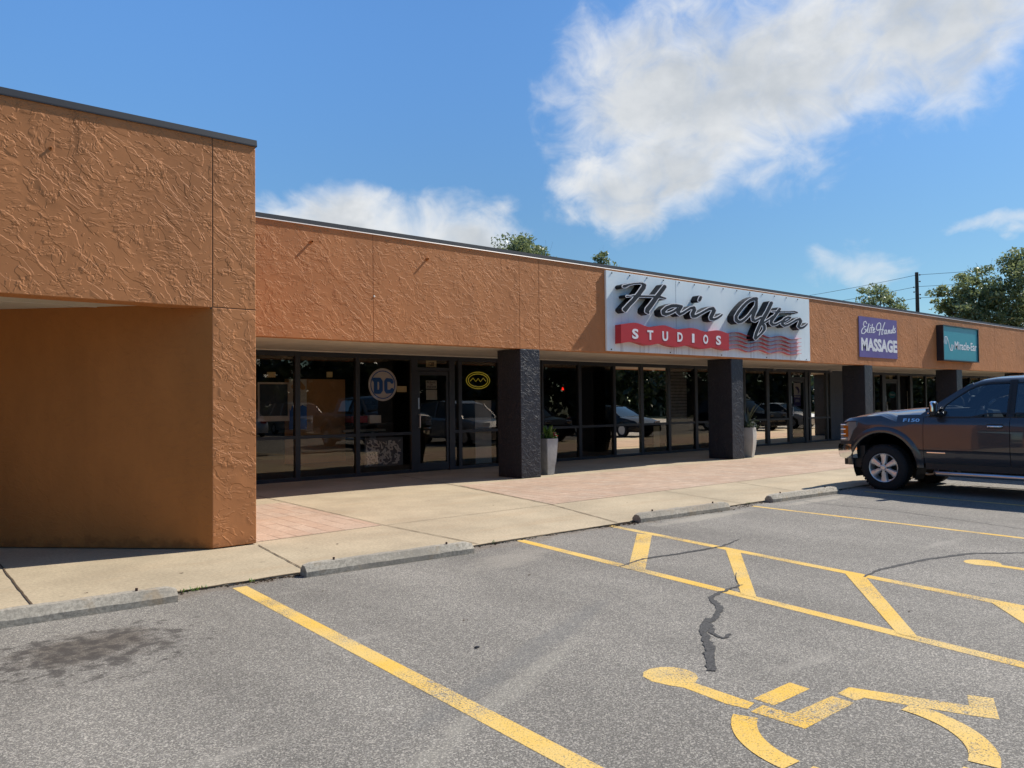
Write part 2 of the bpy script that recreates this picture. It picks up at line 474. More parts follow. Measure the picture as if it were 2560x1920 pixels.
def concrete(name, col, brick=False, blotch=0.14, stain=0.35, rough_cast=False):
    m, t, p = new_mat(name)
    P = pos(t)
    n1 = t.noise(P, 0.8, 6, 0.65)
    n2 = t.noise(P, 90.0, 3, 0.7)
    n3 = t.noise(t.mapping(P, (3, 8, 0), (0, 0, 0.3), (0.35, 1.6, 1)), 1.3, 5, 0.6)
    base = t.mix(t.mapr(n1, 0.3, 0.7), tuple(c * (1 - blotch) for c in col), tuple(c * (1 + blotch) for c in col))
    base = t.mix(t.m('MULTIPLY', t.mapr(n3, 0.5, 0.75), stain), base, (col[0] * 0.92, col[1] * 0.78, col[2] * 0.66))
    base = t.mix(t.mapr(n2, 0.30, 0.44, 0.55, 0.0), base, (col[0] * 0.45, col[1] * 0.42, col[2] * 0.38))
    vg = t.n('ShaderNodeTexVoronoi', feature='F1')
    t.l(P, vg.inputs['Vector'])
    vg.inputs['Scale'].default_value = 2.2
    vc = t.n('ShaderNodeSeparateColor')
    t.l(vg.outputs['Color'], vc.inputs[0])
    gum = t.m('MULTIPLY', t.mapr(vg.outputs['Distance'], 0.075, 0.05), t.mapr(vc.outputs[0], 0.5, 0.55))
    base = t.mix(t.m('MULTIPLY', gum, 0.35), base, tuple(c * 0.45 for c in col))
    gr = t.mapr(t.noise(P, 34.0, 3, 0.7), 0.36, 0.64, 0.86, 1.12, False)
    hg = t.n('ShaderNodeHueSaturation')
    t.l(base, hg.inputs['Color'])
    t.l(gr, hg.inputs['Value'])
    base = hg.outputs[0]
    hgt = n2
    if rough_cast:
        n4 = t.noise(P, 38.0, 4, 0.7)
        base = t.mix(t.mapr(n4, 0.36, 0.56), tuple(c * 0.68 for c in col), base)
        base = t.mix(t.m('MULTIPLY', t.mapr(t.noise(P, 5.0, 4, 0.6), 0.55, 0.7), 0.4), base, (0.36, 0.25, 0.13))
        base = t.mix(t.m('MULTIPLY', t.mapr(n4, 0.62, 0.72), 0.6), base, (0.55, 0.50, 0.42))
        hgt = t.m('ADD', n2, t.m('MULTIPLY', n4, 1.3))
    if brick:
        br = t.n('ShaderNodeTexBrick')
        t.l(t.mapping(P, rot=(0, 0, math.pi / 2)), br.inputs['Vector'])
        br.inputs['Scale'].default_value = 1.0
        br.inputs['Brick Width'].default_value = 0.60
        br.inputs['Row Height'].default_value = 0.215
        br.inputs['Mortar Size'].default_value = 0.011
        br.inputs['Mortar Smooth'].default_value = 0.3
        br.inputs['Color1'].default_value = (0, 0, 0, 1)
        br.inputs['Color2'].default_value = (1, 1, 1, 1)
        br.inputs['Mortar'].default_value = (0.5, 0.5, 0.5, 1)
        base = t.mix(t.mapr(br.outputs[0], 0, 1, 0.0, 0.35), base, (col[0] * 0.93, col[1] * 0.76, col[2] * 0.66))
        gone = t.mapr(t.noise(P, 2.6, 4, 0.6), 0.36, 0.56)
        mor = t.m('MULTIPLY', br.outputs['Fac'], gone)
        base = t.mix(t.m('MULTIPLY', mor, 0.6), base, (0.19, 0.12, 0.08))
        # pale, scuffed release powder
        base = t.mix(t.m('MULTIPLY', t.mapr(t.noise(P, 3.1, 6, 0.7), 0.52, 0.7), 0.45), base, (0.62, 0.47, 0.35))
        hgt = t.m('SUBTRACT', n2, t.m('MULTIPLY', mor, 1.5))
    t.l(base, p.inputs['Base Color'])
    p.inputs['Roughness'].default_value = 0.85
    p.inputs['Specular IOR Level'].default_value = 0.3
    bp = t.n('ShaderNodeBump')
    bp.inputs['Strength'].default_value = 0.5
    bp.inputs['Distance'].default_value = 0.003
    t.l(hgt, bp.inputs['Height'])
    t.l(bp.outputs[0], p.inputs['Normal'])
    return m


concrete('pavement', (0.41, 0.335, 0.228))
concrete('brick_stamped', (0.425, 0.318, 0.236), True)
concrete('wheel_stop_concrete', (0.36, 0.325, 0.265), False, 0.25, 0.6, True)
concrete('ground_far', (0.075, 0.085, 0.04), False, 0.3, 0.3)

# aluminium sign panel with grime runs
m, t, p = new_mat('panel_aluminium')
P = pos(t)
run = t.noise(t.mapping(P, scale=(9.0, 1, 0.55)), 1.0, 4, 0.6)
cl = t.noise(P, 0.7, 4, 0.6)
c = t.mix(t.mapr(cl, 0.35, 0.65), (0.78, 0.89, 0.92), (0.84, 0.93, 0.95))
sx = t.n('ShaderNodeSeparateXYZ')
t.l(P, sx.inputs[0])
low = t.mapr(sx.outputs[2], 3.75, 3.0)
c = t.mix(t.m('MULTIPLY', t.mapr(run, 0.5, 0.68), t.m('ADD', 0.04, t.m('MULTIPLY', low, 0.40))), c, (0.36, 0.38, 0.40))
t.l(c, p.inputs['Base Color'])
p.inputs['Roughness'].default_value = 0.5
p.inputs['Metallic'].default_value = 0.0


def leaf_mat(name, c1, c2):
    m, t, p = new_mat(name)
    m.node_tree.nodes.remove(p)
    P = pos(t)
    f = t.mapr(t.noise(P, 0.8, 3, 0.6), 0.32, 0.68)
    f2 = t.mapr(t.noise(P, 9.0, 1), 0.3, 0.7)
    c = t.mix(f, c1, c2)
    c = t.mix(t.m('MULTIPLY', f2, 0.4), c, (c2[0] * 1.3, c2[1] * 1.15, c2[2]))
    d = t.n('ShaderNodeBsdfDiffuse')
    tl = t.n('ShaderNodeBsdfTranslucent')
    gl = t.n('ShaderNodeBsdfGlossy')
    gl.inputs['Roughness'].default_value = 0.35
    gl.inputs['Color'].default_value = (0.8, 0.85, 0.9, 1)
    t.l(c, d.inputs[0])
    t.l(c, tl.inputs[0])
    a = t.n('ShaderNodeMixShader')
    a.inputs[0].default_value = 0.45
    t.l(d.outputs[0], a.inputs[1])
    t.l(tl.outputs[0], a.inputs[2])
    b_ = t.n('ShaderNodeMixShader')
    b_.inputs[0].default_value = 0.06
    t.l(a.outputs[0], b_.inputs[1])
    t.l(gl.outputs[0], b_.inputs[2])
    t.l(b_.outputs[0], m.node_tree.nodes['Material Output'].inputs[0])


leaf_mat('leaf_elm', (0.095, 0.140, 0.050), (0.260, 0.300, 0.135))
leaf_mat('leaf_dark', (0.016, 0.032, 0.010), (0.036, 0.056, 0.018))
leaf_mat('leaf_planter', (0.05, 0.13, 0.02), (0.16, 0.28, 0.04))
leaf_mat('leaf_purple', (0.05, 0.07, 0.03), (0.16, 0.17, 0.10))


# ------------------------------------------------------------------ mesh helpers
def tag(o, label=None, cat=None, group=None, kind=None):
    if label:
        o['label'] = label
    if cat:
        o['category'] = cat
    if group:
        o['group'] = group
    if kind:
        o['kind'] = kind
    return o


class MB:
    def __init__(s):
        s.v = []
        s.f = []

    def add(s, verts, faces):
        b = len(s.v)
        s.v.extend([tuple(x) for x in verts])
        s.f.extend([tuple(i + b for i in f) for f in faces])
        return s

    def box(s, x0, x1, y0, y1, z0, z1):
        v = [(x, y, z) for x in (x0, x1) for y in (y0, y1) for z in (z0, z1)]
        return s.add(v, [(0, 1, 3, 2), (4, 6, 7, 5), (0, 4, 5, 1), (2, 3, 7, 6), (0, 2, 6, 4), (1, 5, 7, 3)])

    def prism(s, poly, h0, h1, axis='z'):
        """extrude a polygon; axis z: poly in xy, axis y: poly in xz, axis x: poly in yz"""
        n = len(poly)

        def P(a, b, h):
            return (a, b, h) if axis == 'z' else ((a, h, b) if axis == 'y' else (h, a, b))
        v = [P(a, b, h0) for a, b in poly] + [P(a, b, h1) for a, b in poly]
        f = [tuple(range(n)), tuple(range(2 * n - 1, n - 1, -1))]
        f += [(i, i + n, (i + 1) % n + n, (i + 1) % n) for i in range(n)]
        return s.add(v, f)

    def tube(s, pts, rad, seg=8, caps=True):
        pts = [Vector(p) for p in pts]
        rad = rad if isinstance(rad, (list, tuple)) else [rad] * len(pts)
        ref = None
        rings = []
        v = []
        for i, p in enumerate(pts):
            d = (pts[min(i + 1, len(pts) - 1)] - pts[max(i - 1, 0)]).normalized()
            if ref is None:
                ref = d.orthogonal().normalized()
            ref = (ref - d * ref.dot(d))
            ref = ref.normalized() if ref.length > 1e-6 else d.orthogonal().normalized()
            q = d.cross(ref)
            for k in range(seg):
                a = 2 * math.pi * k / seg
                v.append(p + (ref * math.cos(a) + q * math.sin(a)) * rad[i])
        f = []
        for i in range(len(pts) - 1):
            for k in range(seg):
                a = i * seg + k
                b_ = i * seg + (k + 1) % seg
                f.append((a, b_, b_ + seg, a + seg))
        if caps:
            f.append(tuple(range(seg - 1, -1, -1)))
            f.append(tuple(range((len(pts) - 1) * seg, len(pts) * seg)))
        return s.add(v, f)

    def lathe(s, prof, center, axis='z', seg=32, close=False):
        """prof: list of (radius, height along axis)"""
        v = []
        for r_, h in prof:
            for k in range(seg):
                a = 2 * math.pi * k / seg
                c, sn = r_ * math.cos(a), r_ * math.sin(a)
                o = (c, sn, h) if axis == 'z' else ((h, c, sn) if axis == 'x' else (c, h, sn))
                v.append((o[0] + center[0], o[1] + center[1], o[2] + center[2]))
        f = []
        n = len(prof)
        for i in range(n - 1 + (1 if close else 0)):
            for k in range(seg):
                a = i * seg + k
                b_ = i * seg + (k + 1) % seg
                j = ((i + 1) % n) * seg
                f.append((a, b_, j + (k + 1) % seg, j + k))
        if not close:
            f.append(tuple(range(seg)))
            f.append(tuple(range((n - 1) * seg, n * seg)))
        return s.add(v, f)

    def loft(s, secs, cap=True):
        """list of equal-length open point rows -> skinned sheet, optional end caps"""
        n = len(secs[0])
        v = [p for sec in secs for p in sec]
        f = [(i * n + k, i * n + k + 1, (i + 1) * n + k + 1, (i + 1) * n + k) for i in range(len(secs) - 1) for k in range(n - 1)]
        if cap:
            f.append(tuple(range(n)))
            f.append(tuple(range(len(secs) * n - 1, (len(secs) - 1) * n - 1, -1)))
        return s.add(v, f)

    def build(s, name, mat, parent=None, smooth=None, bevel=0.0, seg=2, loc=None):
        me = bpy.data.meshes.new(name)
        me.from_pydata(s.v, [], s.f)
        bm = bmesh.new()
        bm.from_mesh(me)
        bmesh.ops.remove_doubles(bm, verts=bm.verts, dist=1e-5)
        bmesh.ops.recalc_face_normals(bm, faces=bm.faces)
        bm.to_mesh(me)
        bm.free()
        o = bpy.data.objects.new(name, me)
        COL.objects.link(o)
        if mat:
            me.materials.append(MATS[mat])
        if parent:
            o.parent = parent
        if loc:
            o.location = loc
        if smooth is not None:
            me.polygons.foreach_set('use_smooth', [True] * len(me.polygons))
            me.set_sharp_from_angle(angle=R(smooth))
        if bevel:
            md = o.modifiers.new('bevel', 'BEVEL')
            md.width = bevel
            md.segments = seg
            md.limit_method = 'ANGLE'
            md.angle_limit = R(40)
            md.harden_normals = False
        return o


def raw(name, verts, faces, mat, parent=None):
    me = bpy.data.meshes.new(name)
    me.from_pydata(verts, [], faces)
    o = bpy.data.objects.new(name, me)
    COL.objects.link(o)
    me.materials.append(MATS[mat])
    if parent:
        o.parent = parent
    return o


def empty(name, loc, label=None, cat=None, group=None):
    o = bpy.data.objects.new(name, None)
    o.empty_display_size = 0.2
    o.location = loc
    COL.objects.link(o)
    return tag(o, label, cat, group)


def copy_tree(o, parent=None):
    c = o.copy()
    COL.objects.link(c)
    if parent:
        c.parent = parent
    for ch in [x for x in bpy.data.objects if x.parent == o]:
        copy_tree(ch, c)
    return c


def field(strokes, step, H=None, grow=0.0):
    """outline of a union of tapering brush strokes; returns flat (verts2d, faces, boundary edges)"""
    segs = []
    for st in strokes:
        for a, b_ in zip(st[:-1], st[1:]):
            segs.append((*a, *b_))
        if len(st) == 1:
            segs.append((*st[0], *st[0]))
    A = np.array(segs, float)
    rm = A[:, [2, 5]].max() + abs(grow) + 2 * step
    x0, x1 = A[:, [0, 3]].min() - rm, A[:, [0, 3]].max() + rm
    y0, y1 = A[:, [1, 4]].min() - rm, A[:, [1, 4]].max() + rm
    xs = np.arange(x0, x1 + step, step)
    ys = np.arange(y0, y1 + step, step)
    GX, GY = np.meshgrid(xs, ys, indexing='ij')
    D = np.full(GX.shape, 1e9)
    for ax, ay, ar, bx, by, br in A:
        dx, dy = bx - ax, by - ay
        L = dx * dx + dy * dy
        tt = np.clip(((GX - ax) * dx + (GY - ay) * dy) / L, 0, 1) if L > 0 else 0 * GX
        D = np.minimum(D, np.hypot(GX - ax - tt * dx, GY - ay - tt * dy) - (ar + tt * (br - ar)) - grow)
    D[np.abs(D) < 1e-4] = 1e-4
    V, F, idx = [], [], {}

    def vid(key, p):
        if key not in idx:
            idx[key] = len(V)
            V.append(p)
        return idx[key]
    ins = D < 0
    nx, ny = D.shape
    cells = np.argwhere(ins[:-1, :-1] | ins[1:, :-1] | ins[1:, 1:] | ins[:-1, 1:])
    for i, j in cells:
        c = [(i, j), (i + 1, j), (i + 1, j + 1), (i, j + 1)]
        poly = []
        for k in range(4):
            a, b_ = c[k], c[(k + 1) % 4]
            da, db = D[a], D[b_]
            if da < 0:
                poly.append(vid(a, (xs[a[0]], ys[a[1]])))
            if (da < 0) != (db < 0):
                tt = da / (da - db)
                key = (min(a, b_), max(a, b_))
                poly.append(vid(key, (xs[a[0]] + tt * (xs[b_[0]] - xs[a[0]]), ys[a[1]] + tt * (ys[b_[1]] - ys[a[1]]))))
        if len(poly) > 2:
            F.append(tuple(poly))
    cnt = {}
    for f in F:
        for a, b_ in zip(f, f[1:] + f[:1]):
            k = (min(a, b_), max(a, b_))
            cnt[k] = None if k in cnt else (a, b_)
    E_ = [e for e in cnt.values() if e]
    if H:
        V = [hmap(H, *p) for p in V]
    return V, F, E_


def hmap(H, x, y):
    a, b_, c, d, e, f, g, h = H
    q = g * x + h * y + 1
    return ((a * x + b_ * y + c) / q, (d * x + e * y + f) / q)


def field_solid(name, flds, yf, yb, mat, parent):
    """extrude a flat outline in xz between front y = yf and back y = yb"""
    mb = MB()
    for V, F, E_ in flds:
        n = len(V)
        v = [(x, yf, z) for x, z in V] + [(x, yb, z) for x, z in V]
        f = list(F) + [tuple(i + n for i in reversed(q)) for q in F] + [(b_, a, a + n, b_ + n) for a, b_ in E_]
        mb.add(v, f)
    return mb.build(name, mat, parent)


def text_flat(txt, x0, x1, z0, z1, bold=0.0):
    """built-in font lettering fitted to a box in xz; returns (verts2d, faces, boundary edges)"""
    cu = bpy.data.curves.new('lettering', 'FONT')
    cu.body = txt
    cu.offset = bold
    cu.resolution_u = 3
    o = bpy.data.objects.new('lettering', cu)
    COL.objects.link(o)
    dg = bpy.context.evaluated_depsgraph_get()
    me = bpy.data.meshes.new_from_object(o.evaluated_get(dg))
    V = [(v.co.x, v.co.y) for v in me.vertices]
    F = [tuple(p.vertices) for p in me.polygons]
    bpy.data.objects.remove(o)
    bpy.data.curves.remove(cu)
    bpy.data.meshes.remove(me)
    ax, bx = min(v[0] for v in V), max(v[0] for v in V)
    ay, by = min(v[1] for v in V), max(v[1] for v in V)
    V = [(x0 + (x - ax) / (bx - ax) * (x1 - x0), z0 + (y - ay) / (by - ay) * (z1 - z0)) for x, y in V]
    cnt = {}
    for f in F:
        for a, b_ in zip(f, f[1:] + f[:1]):
            k = (min(a, b_), max(a, b_))
            cnt[k] = None if k in cnt else (a, b_)
    return V, F, [e for e in cnt.values() if e]


def rect(x0, x1, z0, z1):
    return ([(x0, z0), (x1, z0), (x1, z1), (x0, z1)], [(0, 1, 2, 3)], [(0, 1), (1, 2), (2, 3), (3, 0)])


def ellipse(cx, cz, rx, rz, n=40):
    V = [(cx + rx * math.cos(2 * math.pi * k / n), cz + rz * math.sin(2 * math.pi * k / n)) for k in range(n)]
    return V, [tuple(range(n))], [(k, (k + 1) % n) for k in range(n)]


def ring(cx, cz, rx, rz, t_, n=48):
    V = []
    for k in range(n):
        a = 2 * math.pi * k / n
        V.append((cx + rx * math.cos(a), cz + rz * math.sin(a)))
        V.append((cx + (rx - t_) * math.cos(a), cz + (rz - t_) * math.sin(a)))
    F = [(2 * k, 2 * ((k + 1) % n), 2 * ((k + 1) % n) + 1, 2 * k + 1) for k in range(n)]
    E_ = [(2 * k, 2 * ((k + 1) % n)) for k in range(n)] + [(2 * ((k + 1) % n) + 1, 2 * k + 1) for k in range(n)]
    return V, F, E_


# ------------------------------------------------------------------ the setting: ground, lot, pavement
YL, Y0, YS = 8.642, 12.325, 15.30          # tall corner front, strip fascia, strip shopfronts
XP0, XP1 = 2.831, 3.316
ZL, ZF = 2.65, 2.703
KERB = 6.88

g = MB()
g.add([(-1500, -1500, -0.06), (1500, -1500, -0.06), (1500, 1500, -0.06), (-1500, 1500, -0.06)], [(0, 1, 2, 3)])
tag(g.build('ground', 'ground_far'), kind='structure')
g = MB()
g.add([(-60, -18.5, -0.012), (150, -18.5, -0.012), (150, KERB + 0.15, -0.012), (-60, KERB + 0.15, -0.012)], [(0, 1, 2, 3)])
tag(g.build('parking_lot', 'asphalt'), kind='structure')

# pavement: slightly uneven outer edge against the asphalt
random.seed(3)
edge = []
x = -20.0
while x < 60.0:
    edge.append((x, KERB + random.uniform(-0.012, 0.012) + 0.0 * x))
    x += 0.23
poly = edge + [(60, 15.6), (-20, 15.6)]
pav = MB().prism(poly, -0.12, 0.0).build('pavement', 'pavement')
tag(pav, kind='structure')


def sheet(pts, z, mat, name):
    o = MB().add([(a, b, z) for a, b in pts], [tuple(range(len(pts)))]).build(name, mat)
    return tag(o, kind='structure')


sheet([(XP1 - 0.01, 8.76), (5.05, 8.86), (5.08, 12.05), (XP1 - 0.01, 12.05)], 0.004, 'brick_stamped', 'brick_paving')
sheet([(8.03, 8.86), (17.0, 8.84), (34.0, 8.84), (34.0, 12.15), (8.62, 12.15)], 0.004, 'brick_stamped', 'brick_paving')


def wobble_strip(pts, wid, z, mb, seed=0, step=0.18, jit=0.008):
    rnd = random.Random(seed)
    P = [Vector((a, b)) for a, b in pts]
    out = []
    for a, b_ in zip(P[:-1], P[1:]):
        n = max(1, int((b_ - a).length / step))
        out += [a.lerp(b_, i / n) for i in range(n)]
    out.append(P[-1])
    L, Rr = [], []
    for i, q in enumerate(out):
        d = (out[min(i + 1, len(out) - 1)] - out[max(i - 1, 0)]).normalized()
        nrm = Vector((-d.y, d.x))
        wv = wid(i / (len(out) - 1)) if callable(wid) else wid
        wv *= rnd.uniform(0.7, 1.3)
        off = rnd.uniform(-jit, jit)
        L.append(q + nrm * (wv / 2 + off))
        Rr.append(q - nrm * (wv / 2 - off))
    v = [(a.x, a.y, z) for a in L] + [(a.x, a.y, z) for a in Rr]
    n = len(L)
    mb.add(v, [(i, i + 1, n + i + 1, n + i) for i in range(n - 1)])


jm = MB()
for k, (pts, wd) in enumerate(([[(0.95, 6.9), (0.95, 9.6)], 0.014], [[(3.30, 8.55), (3.13, 6.92)], 0.012], [[(5.10, 15.2), (5.11, 12.0), (5.07, 8.85), (5.16, 6.92)], 0.013],
                               [[(8.95, 15.2), (8.70, 12.95), (8.0, 8.86), (7.40, 6.92)], 0.016], [[(5.10, 8.82), (8.0, 8.84)], 0.009],
                               [[(12.75, 8.80), (12.05, 6.92)], 0.012], [[(10.62, 8.80), (10.15, 6.92)], 0.010], [[(-2.4, 6.9), (-2.4, 9.6)], 0.014],
                               [[(17.0, 15.2), (16.6, 12.2)], 0.012], [[(3.4, 12.9), (8.9, 12.9), (20, 13.0)], 0.009], [[(17.2, 8.8), (16.8, 6.92)], 0.012])):
    wobble_strip(pts, wd, 0.0075, jm, k, 0.12, 0.004)
# crumbling joint between pavement and asphalt
wobble_strip([(-6, KERB + .002), (60, KERB + .002)], 0.022, 0.0035, jm, 77, 0.09, 0.008)
tag(jm.build('pavement_joint', 'joint_dark'), kind='structure')

cm = MB()
wobble_strip([(5.70, 3.90), (5.32, 3.86), (5.145, 3.81), (5.044, 3.70), (4.952, 3.59), (4.737, 3.46), (4.552, 3.39), (4.345, 3.21), (4.322, 3.113), (4.44, 3.13)],
             lambda f: 0.020 + 0.028 * math.sin(min(1, f) * 3.1), -0.0076, cm, 1, 0.035, 0.012)
wobble_strip([(4.64, 3.46), (4.407, 3.331), (4.272, 3.214), (4.089, 3.049), (3.877, 2.892), (3.747, 2.783)], lambda f: 0.060 - 0.02 * abs(f - .5), -0.0070, cm, 2, 0.035, 0.010)
wobble_strip([(5.47, 5.10), (5.923, 5.192), (6.476, 5.11), (7.059, 5.07), (7.557, 5.195)], lambda f: 0.010 + 0.034 * math.sin(f * 3.14), -0.0074, cm, 3, 0.04, 0.008)
wobble_strip([(6.70, 3.36), (7.137, 3.409), (7.92, 3.328), (8.566, 3.149), (9.1, 2.70), (9.7, 2.2)], lambda f: 0.022 + 0.03 * math.sin(f * 3.14), -0.0090, cm, 4, 0.04, 0.008)
wobble_strip([(11.11, 6.45), (11.03, 4.96), (10.58, 3.31), (10.3, 1.5)], 0.013, -0.0090, cm, 5, 0.06, 0.006)
wobble_strip([(5.62, 3.87), (5.9, 4.1), (6.05, 4.2)], 0.008, -0.0064, cm, 6, 0.06, 0.006)
tag(cm.build('crack_filler', 'crack_tar'), kind='structure')


# painted markings
def stripe(pts, label, name, cat, group):
    o = MB().add([(a, b, -0.0088 if name == 'aisle_stripe' else -0.0105) for a, b in pts], [tuple(range(len(pts)))]).build(name, 'yellow_paint')
    return tag(o, label, cat, group)


def bar(a, b, wd):
    a, b = Vector(a), Vector(b)
    d = (b - a).normalized()
    n = Vector((-d.y, d.x)) * wd / 2
    return [tuple(a + n), tuple(b + n), tuple(b - n), tuple(a - n)]


LG = 'yellow stall lines on the asphalt'
stripe(bar((2.435, 6.74), (2.33, 1.2), 0.125), 'thick yellow line beside the oil stain, from kerb to lens', 'parking_line', 'painted line', LG)
stripe(bar((5.70, 6.85), (5.10, 0.6), 0.115), 'yellow line between wheelchair symbol and hatched aisle', 'parking_line', 'painted line', LG)
stripe(bar((7.22, 6.92), (6.50, 1.0), 0.115), 'yellow line on the far side of the hatched aisle', 'parking_line', 'painted line', LG)
stripe(bar((10.10, 6.70), (9.80, 1.2), 0.085), 'thin yellow line between the third and fourth wheel stops', 'parking_line', 'painted line', LG)
stripe(bar((13.04, 6.45), (12.75, 1.0), 0.08), 'faint yellow line in the shade of the pickup', 'parking_line', 'painted line', LG)
HG = 'slanted stripes of the access aisle'
stripe([(7.01, 6.24), (7.07, 6.06), (5.53, 4.83), (5.45, 4.97)], 'slanted yellow stripe nearest the kerb in the hatched aisle', 'aisle_stripe', 'painted stripe', HG)
stripe([(6.91, 4.92), (6.91, 4.74), (5.40, 3.56), (5.42, 3.72)], 'second slanted aisle stripe, beside the tarred crack', 'aisle_stripe', 'painted stripe', HG)
stripe([(6.74, 3.53), (6.74, 3.34), (5.27, 2.27), (5.27, 2.41)], 'third slanted aisle stripe, beyond the wheelchair symbol', 'aisle_stripe', 'painted stripe', HG)
stripe([(6.60, 2.30), (6.58, 2.10), (5.15, 1.0), (5.15, 1.15)], 'slanted aisle stripe cut off by the frame edge', 'aisle_stripe', 'painted stripe', HG)


def wheelchair(label):
    mb = MB()
    polys = [
        [(3.518, 2.347), (3.428, 2.326), (3.401, 2.433), (3.42, 2.72), (3.385, 2.80), (3.362, 2.90), (3.385, 2.985), (3.44, 3.03), (3.51, 3.042), (3.585, 3.02), (3.64, 2.965), (3.662, 2.89), (3.648, 2.82), (3.603, 2.765), (3.523, 2.727)],
        [(3.568, 2.385), (3.924, 2.389), (3.918, 2.266), (3.568, 2.264)],
        [(3.53, 2.304), (3.54, 2.148), (3.91, 2.135), (3.906, 2.013), (3.424, 2.01), (3.409, 2.296)],
        [(4.099, 2.139), (4.309, 1.617), (4.458, 1.682), (4.508, 1.574), (4.233, 1.453), (4.172, 1.585), (4.014, 2.012), (3.942, 2.025), (3.967, 2.134)],
    ]
    for q in polys:
        mb.add([(a, b, -0.0105) for a, b in q], [tuple(range(len(q)))])
    # wheel: an arc with stencil gaps
    cx, cy, ro, ri = 3.545, 1.815, 0.568, 0.447
    for a0, a1 in ((114, 176), (184, 274), (283, 360)):
        n = 14
        A = [R(a0 + (a1 - a0) * i / n) for i in range(n + 1)]
        thin = lambda a: ro if a < R(350) else ro
        v = [(cx + ro * math.cos(a), cy + ro * math.sin(a), -0.0090) for a in A] + [(cx + ri * math.cos(a), cy + ri * math.sin(a), -0.0090) for a in A]
        mb.add(v, [(i, i + 1, n + 2 + i, n + 1 + i) for i in range(n)])
    o = mb.build('wheelchair_symbol', 'yellow_paint')
    return tag(o, label, 'pavement marking', 'painted wheelchair symbols')


wheelchair('large yellow stencilled wheelchair symbol on the near asphalt bay')
w2 = wheelchair('yellow wheelchair symbol cut by the frame edge, past the hatched aisle')
w2.location = (4.64, 0.02, 0)


# ------------------------------------------------------------------ wheel stops
def wheel_stop(x, y, rz, label, seed):
    rnd = random.Random(seed)
    t = empty('wheel_stop', (x, y, -0.012), label, 'wheel stop', 'concrete wheel stops along the kerb')
    t.rotation_euler.z = rz
    prof = [(-0.085, 0.0), (-0.083, 0.05), (-0.038, 0.115), (0.038, 0.115), (0.083, 0.05), (0.085, 0.0)]
    n = 26
    secs = []
    for i in range(n + 1):
        xx = -0.915 + 1.83 * i / n
        e = 0.02 if i in (0, n) else 0.0
        secs.append([(xx + rnd.uniform(-.004, .004), py * (1 - e * 3) + rnd.uniform(-.003, .003), max(0, pz - e * (pz > .06)) + (rnd.uniform(-.003, .003) if pz > 0 else 0)) for py, pz in prof])
    mb = MB().loft(secs)
    mb.build('concrete_bar', 'wheel_stop_concrete', t, smooth=25)
    for px in (-0.62, 0.62):
        MB().tube([(px, 0, 0.09), (px + .003, .002, 0.138)], 0.011, 8).build('steel_pin', 'pin_rust', t)
    return t


wheel_stop(0.97, 6.70, R(-3.0), 'grey wheel stop beside the oil stain', 11)
wheel_stop(3.95, 6.72, R(-3.2), 'rust streaked wheel stop between the first and second yellow lines', 12)
wheel_stop(8.60, 6.80, R(-2.8), 'wheel stop just past the hatched aisle', 13)
wheel_stop(11.58, 6.74, R(-3.0), 'wheel stop partly in the shadow of the pickup', 14)

# dirt, leaves and grit caught along the kerb
random.seed(9)
db = MB()
for _ in range(900):
    c = random.choice([(2.75, 6.84, .28), (2.75, 6.84, .28), (5.2, 6.86, .35), (7.45, 6.82, .22), (7.5, 6.80, .25), (9.6, 6.72, .5), (10.5, 6.80, .3), (1.6, 6.85, .9), (6.4, 6.87, 1.2), (12.6, 6.85, .5)])
    px, py = random.gauss(c[0], c[2]), random.gauss(c[1], 0.035)
    if py > KERB - 0.01:
        py = KERB - random.uniform(0.005, 0.05)
    s_ = random.uniform(0.006, 0.022)
    a = random.uniform(0, 6.28)
    z = -0.010
    db.add([(px + s_ * math.cos(a), py + s_ * math.sin(a), z), (px - s_ * .4 * math.sin(a), py + s_ * .4 * math.cos(a), z + s_ * .5), (px - s_ * math.cos(a), py - s_ * math.sin(a), z + .002), (px + s_ * .4 * math.sin(a), py - s_ * .4 * math.cos(a), z)], [(0, 1, 2), (0, 2, 3), (0, 1, 3)])
for px, py in ((6.9, 10.6), (7.3, 9.4), (1.35, 7.35), (4.0, 8.0), (9.7, 10.9), (3.3, 4.6), (4.6, 5.4), (8.2, 4.9), (2.9, 6.1), (2.2, 7.6), (9.0, 8.2), (5.9, 2.6)):
    for q in range(3):
        s_ = random.uniform(0.006, 0.014)
        ax, ay = px + random.uniform(-.02, .02), py + random.uniform(-.02, .02)
        z = 0.004 if py > KERB else -0.010
        db.add([(ax + s_, ay, z), (ax, ay + s_ * .5, z + s_ * .3), (ax - s_, ay, z + .003), (ax, ay - s_ * .5, z)], [(0, 1, 2), (0, 2, 3), (0, 1, 3)])
tag(db.build('debris', 'debris'), kind='stuff')
wd = MB()
for cx, cy, n_ in ((2.10, 6.87, 26), (1.95, 6.88, 10), (2.62, 6.86, 8), (5.35, 6.88, 8), (10.3, 6.89, 10)):
    for _ in range(n_):
        a = random.uniform(0, 6.28)
        p0 = Vector((cx + random.gauss(0, .05), cy + random.gauss(0, .012), -0.01))
        d = Vector((math.cos(a) * .6, math.sin(a) * .6, random.uniform(.5, 1.2))).normalized() * random.uniform(.02, .055)
        sd = Vector((-math.sin(a), math.cos(a), 0)) * .004
        wd.add([p0 - sd, p0 + sd, p0 + d * .6 + sd, p0 + d, p0 + d * .6 - sd], [(0, 1, 2, 3, 4)])
tag(wd.build('weeds', 'leaf_planter'), kind='stuff')
tag(MB().prism([(2.965, 4.035), (2.995, 4.047), (3.00, 4.022), (2.97, 4.015)], -0.011, -0.002).build('plastic_scrap', 'black_plastic', bevel=.002),
    'small black plastic scrap lying on bare asphalt', 'scrap')


